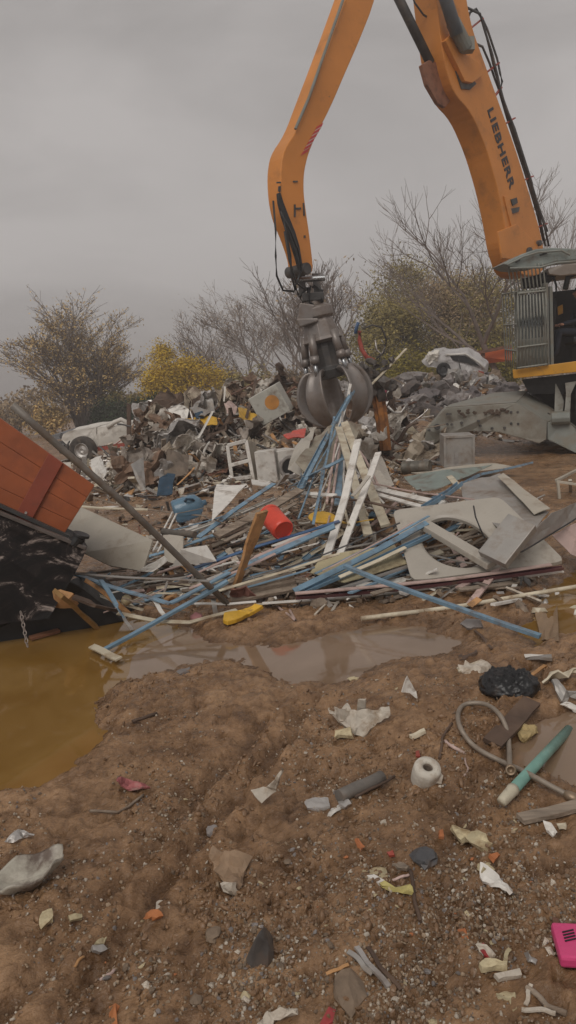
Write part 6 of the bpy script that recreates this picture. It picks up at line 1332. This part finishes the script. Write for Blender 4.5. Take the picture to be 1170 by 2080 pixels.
# assorted traced shards
T = [
 ('yellow_block', 'long yellowish plaster splinter pointing left', [(915,1688),(925,1682),(960,1697),(985,1702),(1000,1722),(990,1732),(960,1718),(930,1705)], .03, PLASTY, .02),
 ('white_shard', 'white glossy shard under a yellow chip', [(972,1762),(985,1768),(1010,1778),(1022,1800),(1036,1808),(1034,1822),(1005,1805),(975,1780)], .012, WHITE, .02),
 ('yellow_chip', 'yellow chip on top of the white glossy shard', [(970,1762),(985,1756),(1000,1770),(998,1778),(975,1778)], .02, PLASTY, .02),
 ('yellow_shard', 'cream triangular shard in the lower centre', [(736,1764),(784,1762),(788,1778),(778,1790),(755,1775)], .012, PLASTY, .01),
 ('white_shard', 'small white shard under the cream triangular shard', [(745,1778),(760,1775),(782,1788),(770,1794)], .02, WHITE, .0),
 ('yellow_stick', 'yellow flat stick below the cream triangular shard', [(770,1798),(778,1794),(834,1808),(836,1818),(818,1816),(775,1804)], .012, mat('yellow_lath', (.50,.43,.16), .6, 0, .2, 12, .2, 12), .01),
 ('tan_shard', 'tan oval shard above the brown twig', [(796,1750),(812,1747),(832,1762),(826,1770),(808,1762)], .012, WOODG, .01),
 ('pale_shard', 'pale flat shard left of the short grey pipe', [(620,1632),(640,1626),(665,1626),(670,1640),(645,1645),(625,1642)], .012, ALU, .01),
 ('white_shard', 'white pointed shard between two pale shards', [(664,1655),(672,1640),(690,1630),(694,1635),(680,1648)], .012, WHITE, .01),
 ('pale_shard', 'small pale blue grey shard by the grey pipe', [(688,1632),(708,1630),(712,1636),(700,1642),(688,1640)], .012, ALU, .01),
 ('cream_stick', 'small white green stick right of the jagged plaster', [(831,1497),(862,1484),(866,1490),(838,1503)], .015, CREAM, .005),
 ('pink_cloth', 'crumpled pink and white cloth scrap near the left puddle', [(236,1585,.03),(250,1584,.03),(262,1590),(300,1592,.03),(296,1604),(272,1614),(250,1606)], .008, mat('pink_cloth', (.42,.13,.13), .8, 0, .5, 14, .45, 9, (.4,.33,.28)), .05),
 ('orange_chip', 'bright orange chip on the mud at the lower left', [(298,1864),(306,1857),(324,1856),(328,1866),(312,1872)], .015, mat('orange_chip', (.55,.2,.07), .7, 0, .1, 9, .1, 9), .005),
 ('white_ring', 'open square white frame piece above the orange chip', [(316,1845),(318,1832),(345,1830),(343,1842)], .006, PLASTER, .002),
 ('cream_chip', 'square cream chip at the left', [(84,1874),(90,1862),(107,1858),(108,1876),(90,1886)], .02, PLASTY, .005),
 ('cream_chip', 'flat cream chip right of the square cream chip', [(137,1863),(163,1861),(166,1868),(142,1874)], .012, PLASTY, .005),
 ('cream_chip', 'cream and white chip right of the lower left corner', [(188,1922),(200,1908),(216,1910),(206,1926)], .02, PLASTY, .005),
 ('grey_chip', 'grey chip touching the cream and white chip', [(184,1926),(205,1926),(213,1934),(200,1940),(186,1936)], .012, ALU, .005),
 ('grey_paper', 'grey folded paper scrap on the mud at the left', [(16,1708),(35,1685,.03),(50,1690,.03),(70,1694,.02),(50,1702),(30,1712)], .006, ALU, .04),
 ('white_shard', 'white shard fallen at the bottom edge', [(522,2078),(545,2060,.01),(570,2048,.02),(605,2048,.02),(606,2060),(560,2072),(545,2095),(520,2100)], .015, PLASTER, .02),
 ('red_piece', 'red brick piece at the bottom edge', [(650,2078),(668,2045),(682,2050),(676,2075),(660,2085)], .03, mat('red_piece', (.42,.06,.06), .6, 0, .2, 9, .3, 9), .005),
 ('orange_stick', 'orange splinter pointing down at the bottom edge', [(218,2085),(222,2045),(236,2040),(238,2085)], .015, mat('orange_stick', (.5,.18,.06), .6, 0, .2, 9, .25, 9), .005),
 ('orange_chip', 'orange chip in the lower centre', [(720,1706),(728,1704),(740,1720),(733,1728)], .012, BRICK, .005),
 ('orange_chip', 'small orange chip under the yellowish splinter', [(992,1740),(1005,1732),(1012,1742),(1000,1756)], .015, BRICK, .005),
 ('orange_chip', 'orange chip on the gravel right of centre', [(928,1888),(945,1886),(950,1900),(938,1904)], .012, BRICK, .005),
 ('orange_chip', 'orange chip just above the yellowish splinter', [(891,1688),(898,1686),(902,1704),(892,1702)], .012, BRICK, .005),
 ('red_chip', 'small red chip left of the slate stone', [(785,1732),(800,1730),(803,1740),(792,1742)], .01, REDM, .003),
 ('red_chip', 'small red chip behind the paper roll', [(845,1528),(852,1526),(854,1540),(846,1540)], .01, REDM, .003),
 ('red_shard', 'dark red shard leaning in the lower right', [(975,1925,.01),(985,1920,.02),(1000,1945),(996,1953),(984,1946)], .008, mat('dark_red', (.3,.03,.03), .5, 0, .2, 9, .2, 9), .01),
 ('tan_shard', 'pale tan shard behind the dark red shard', [(970,1915,.02),(990,1918,.03),(1012,1938,.02),(1005,1952),(985,1935)], .01, PLASTER, .01),
 ('curved_white', 'curved pale plastic piece in the lower right', [(1062,1930),(1070,1928),(1078,1942),(1092,1950),(1090,1962),(1072,1955)], .006, ALU, .02),
 ('yellow_bar', 'flat pale yellow block with a hole in the lower right', [(972,1962),(985,1957),(1028,1962),(1030,1976),(1005,1974),(978,1976)], .02, PLASTY, .005),
 ('yellow_bar', 'pale bar under the block with a hole', [(1002,1986),(1055,1978),(1058,1988),(1012,1996)], .015, PLASTER, .003),
 ('yellow_hook', 'yellowish hooked piece in the lower right', [(1008,2016),(1030,2008),(1046,2012),(1050,2045),(1042,2052),(1034,2025),(1012,2026)], .012, PLASTY, .01),
 ('white_shard', 'small white crumpled scrap below the plank', [(1108,1672,.01),(1122,1674,.02),(1132,1690),(1120,1698),(1110,1690)], .01, WHITE, .02),
 ('cream_chip', 'cream chip beside the small white crumpled scrap', [(1132,1676),(1152,1678),(1150,1686),(1136,1684)], .012, CREAM, .003),
 ('grey_flat', 'flat grey shard right of the hose under the green tube', [(1110,1540),(1150,1548),(1168,1558),(1130,1566),(1100,1556)], .008, STEELS, .02),
 ('flat_scrap', 'torn grey white scrap behind the black bag', [(930,1358),(950,1345,.02),(985,1340,.03),(1010,1352),(975,1368),(940,1364)], .01, PLASTER, .04),
 ('cream_lath', 'cream lath at the edge of the middle puddle', [(928,1356),(972,1342),(976,1350),(932,1364)], .015, CREAM, .004),
 ('pale_scrap', 'torn pale sheet at the right edge above the puddle', [(1098,1378,.04),(1120,1366,.06),(1180,1360,.05),(1180,1374,.02),(1115,1384)], .01, CREAM, .03),
 ('grey_angle', 'bent grey steel bracket at the right edge', [(1118,1384,.05),(1130,1383,.05),(1146,1402,.03),(1180,1404,.04),(1180,1420,.02),(1152,1415),(1148,1432),(1138,1426)], .015, STEELS, .01),
 ('white_scrap', 'white torn scrap under the bent grey bracket', [(1138,1430,.02),(1150,1425,.03),(1175,1440),(1170,1446),(1150,1438)], .01, WHITE, .02),
 ('wet_card', 'flat brown piece of wet card right of the blue bar tip', [(1086,1240,.02),(1100,1228,.02),(1132,1232,.02),(1136,1305),(1098,1300)], .006, mat('wet_card', (.30,.20,.12), .6, 0, .2, 6, .3, 6), .02),
 ('white_scrap', 'small white chip above the wet card', [(1125,1206),(1140,1204),(1142,1214),(1128,1216)], .015, WHITE, .005),
 ('white_board', 'white cracked board at the right edge beyond the wet card', [(1152,1238,.04),(1180,1228,.06),(1185,1250,.02),(1160,1256)], .01, CREAM, .02),
 ('white_board', 'upright white chip at the right edge', [(1162,1262,.0),(1168,1238,.08),(1185,1240,.08),(1182,1264)], .012, WHITE, .01),
 ('wet_lath', 'dark wet slat beside the cream lath', [(930,1330),(968,1318),(970,1326),(934,1340)], .015, WOODD, .005),
 ('grey_lath', 'grey slat lying above the black bag', [(1065,1330),(1120,1334),(1122,1342),(1068,1340)], .02, STEELS, .004),
 ('grey_stone_slab', 'flat grey stone at the mud edge under the blue bar', [(938,1270),(950,1262,.02),(978,1262,.02),(982,1276),(950,1280)], .03, STONEG, .01),
 ('dark_pebble', 'dark flat chip left of the mud ridge', [(358,1364),(372,1356,.01),(386,1356),(384,1363),(365,1370)], .015, STONEG, .005),
 ('silt_lump', 'dark wet rag floating in the left puddle', [(66,1560,-.01),(78,1545,0),(96,1535,0),(118,1536,0),(106,1552,-.01),(84,1562,-.01)], .02, mat('wet_rag', (.07,.055,.045), .6, 0, .4, 12, .3, 12), .02),
 ('floating_scrap', 'brown floating leaf scrap in the left puddle', [(136,1490,0),(160,1478,0),(174,1480,0),(165,1490,0),(142,1498,0)], .01, WOODD, .01),
 ('red_glow_piece', 'larger red glow stand-in floating at the left edge of the puddle', [(10,1460,.02),(18,1446,.03),(28,1444,.03),(28,1462,.01),(16,1470,.01)], .01, RED, .01),  # red glow on the water, put in as a coloured piece
 ('red_glow_piece', 'tiny red glow stand-in floating near the chain', [(23,1336,.02),(30,1333,.02),(32,1340,.02),(25,1342,.02)], .01, RED, .003),  # smaller red glow, likewise a coloured piece on the water
 ('pale_board', 'pale flat board end floating at the left puddle edge', [(-30,1352,.01),(14,1338,.02),(4,1378,.0),(-30,1392,.0)], .015, PUTTY, .005),
]
for nm, lb, px, th, mt, amp in T: shard(nm, lb, nm.replace('_', ' '), px, th, mt, .008 if 'float' not in lb else .025, amp, len(lb) % 23, cuts=3)
# splinters, twigs
W = [([(722,1925),(752,1960),(788,2005)], .011, ALU, 'strip', 'pale flat splinter of the group at the bottom centre'), ([(708,1932),(735,1958),(756,1980)], .009, STEELS, 'strip', 'grey splinter left of the pale splinter'), ([(745,1925),(775,1965),(812,2010)], .008, WOODD, 'stick', 'brown twig right of the pale splinter'), ([(664,1978),(708,1960)], .006, WOODO, 'stick', 'thin straw left of the splinter group'),
 ([(832,1768),(842,1820),(852,1872)], .008, WOODD, 'twig', 'long brown twig below the tan shard'), ([(798,1788),(832,1776)], .006, PINKW, 'stick', 'pinkish stick beside the yellow flat stick'), ([(1022,1960),(1034,1928)], .007, PLASTY, 'stick', 'yellow stick standing beside the block with a hole'), ([(1070,2005),(1110,2042),(1150,2060)], .010, WOODG, 'twig', 'twig in the bottom right corner'), ([(1060,2050),(1100,2052),(1130,2058)], .008, PLASTER, 'stick', 'white stick in the bottom right corner'), ([(1078,2000),(1068,2040)], .007, PLASTER, 'stick', 'short white stick crossing the corner twig'),
 ([(182,1648),(240,1650),(262,1640),(290,1614)], .007, WOODG, 'twig', 'thin twig running from the pink cloth scrap'), ([(268,1466),(318,1450)], .012, WOODD, 'twig', 'half buried twig by the mud ridge'), ([(98,1414),(122,1402)], .010, WOODD, 'twig', 'dark twig floating in the left puddle'), ([(150,1965),(168,1942)], .006, WOODO, 'stick', 'small straw at the lower left'), ([(205,1990),(235,1970)], .006, PINKW, 'twig', 'pinkish twig at the lower left'),
 ([(893,1540),(898,1500),(918,1470)], .008, WOODD, 'twig', 'curved brown twig behind the paper roll'), ([(905,1505),(925,1522),(945,1530)], .010, PINKW, 'wire', 'pinkish ribbed cable piece left of the hose'), ([(945,1540),(950,1562),(944,1575)], .005, PINKW, 'wire', 'thin pink wire hanging left of the hose'), ([(1060,1385),(1108,1352)], .014, WOODO, 'stick', 'orange stick right of the black bag'), ([(965,1280),(1000,1318)], .010, WOODD, 'stick', 'brown stick below the blue bar'),
 ([(565,1232),(600,1262),(590,1240)], .012, PINKW, 'twig', 'pale root scrap under the white strips'), ([(640,1248),(665,1225),(690,1225)], .010, PLASTER, 'twig', 'curved pale root under the white strips')]
for pts, w_, mt, nm, lb in W: strip(nm, lb, nm, [gp(x, y, .008) for x, y in pts], w_*1.5, 'tube' if nm in ('twig', 'wire') else 'flat', mt, bend=-.01, t=w_*.6)

# countable plaster chips, all alike
r_ = random.Random(55); protos = []
for i, (mt, lb) in enumerate(((PLASTER, 'small pale plaster chip trodden into the foreground mud'), (PLASTY, 'small yellowish plaster chip trodden into the foreground mud'), (STONEB, 'small tan stone lying in the foreground mud'), (BRICK, 'small orange brick chip lying in the foreground mud'), (STONEG, 'small grey stone lying in the foreground mud'))):
    mb = MB(); mb.rock((0, 0, 0), (1, .7, .4), 20+i*3, 2 if i in (2, 4) else 1, .45 if i in (0, 1, 3) else .2, Matrix.Identity(3)); protos.append((mb.build('chip' if i < 2 or i == 3 else 'stone', mt, origin=(0, 0, 0), bevel=0), lb, 'chip' if i < 2 or i == 3 else 'stone'))
def fg(r_, wd=0):
    while 1:
        px = r_.uniform(-30-wd, 1200+wd); py = 1400+700*r_.random()**.75
        dens = .35+.65*max(0, min(1, (px-100)/900))
        k = fbm(np.array([px*.006]), np.array([py*.006]), 77, 3)[0]
        if r_.random() > dens*(.55+1.6*k): continue
        p = atZ(px, py, 0)
        if min(float(psd(np.array([p.x]), np.array([p.y]), P)[0]) for P in (P_LEFT, P_MID, P_R1)) < .06: continue
        return p.x, p.y
us = set()
for i in range(275):
    k = r_.choices(range(5), [6, 4, 7, 1, 2])[0]; src, lb, cat = protos[k]; x, y = fg(r_); s = .008+.022*r_.random()**2; loc = (x, y, Hs(x, y)+s*.10); rot = (r_.gauss(0, .3), r_.gauss(0, .3), r_.uniform(0, 6.3))
    if k not in us: us.add(k); o = src; o.location = loc; o.rotation_euler = rot; o.scale = (s,)*3
    else: o = copy_thing(src, loc, rot, s)
    tag(o, uniq(('tiny '+lb[6:] if s < .013 else lb).replace(' trodden into the foreground mud', '').replace(' lying in the foreground mud', ''), loc, LM4), cat, 'small chips and stones in the foreground mud')
# gravel and clods
r_ = random.Random(91); GM = [STONEB, PLASTER, MUDM, MUDM, STONEG, mat('tan_grit', (.33, .24, .16), .7, 0, .3, 20, .2, 20, bump=0)]
mb = MB(); pts = []
while len(pts) < 15000: pts.append(fg(r_))
for _ in range(3500): pts.append(fg(r_, 800))
pa = np.array(pts); hz_ = H(pa[:, 0], pa[:, 1])
for (x, y), z in zip(pts, hz_):
    mb.cur = r_.choices(range(6), [6, 5, 3, 3, 2, 11])[0]; s = (.003+.014*r_.random()**2.5)*(1.6 if mb.cur in (2, 3) else 1)
    mb.rock((x, y, z+s*.1), (s, s*r_.uniform(.6, 1), s*r_.uniform(.4, .8)), r_.random()*60, 1, .25)
tag(mb.build('gravel', GM), 'fine grit and pebbles pressed into the brown mud', 'gravel', kind='stuff')
mb = MB(); pts = []
while len(pts) < 3600:
    px = r_.uniform(-60, 1230); py = r_.uniform(1215, 1900); p = atZ(px, py, 0)
    k = fbm(np.array([p.x*1.6]), np.array([p.y*1.6]), 78, 3)[0]
    if r_.random() < .25+k*1.8: pts.append((p.x, p.y))
pa = np.array(pts); hz_ = H(pa[:, 0], pa[:, 1])
for (x, y), z in zip(pts, hz_):
    if z < WZ-.015: continue
    s = .006+.022*r_.random()**2.5; mb.rock((x, y, z-s*.06), (s*r_.uniform(1, 2.2), s*r_.uniform(.7, 1.1), s*.5), r_.random()*60, 1, .45)
tag(mb.build('mud_clods', MUDM, smooth=True), 'lumps and clods of churned brown mud', 'mud', kind='stuff')

# ------------------------------------------------------------------ damp air
hm = bpy.data.materials.new('damp_air'); hm.use_nodes = True; ht = hm.node_tree; ht.nodes.clear(); ho = ht.nodes.new('ShaderNodeOutputMaterial'); hv = ht.nodes.new('ShaderNodeVolumePrincipled')
hv.inputs['Color'].default_value = (.95, .90, .88, 1); hv.inputs['Density'].default_value = .0042; hv.inputs['Anisotropy'].default_value = .2; ht.links.new(hv.outputs[0], ho.inputs['Volume'])
mb = MB(); mb.box((0, 140, 8), (700, 400, 20)); hzb = mb.build('haze', hm); tag(hzb, 'thin damp haze hanging over the yard and far trees', 'haze', kind='stuff')
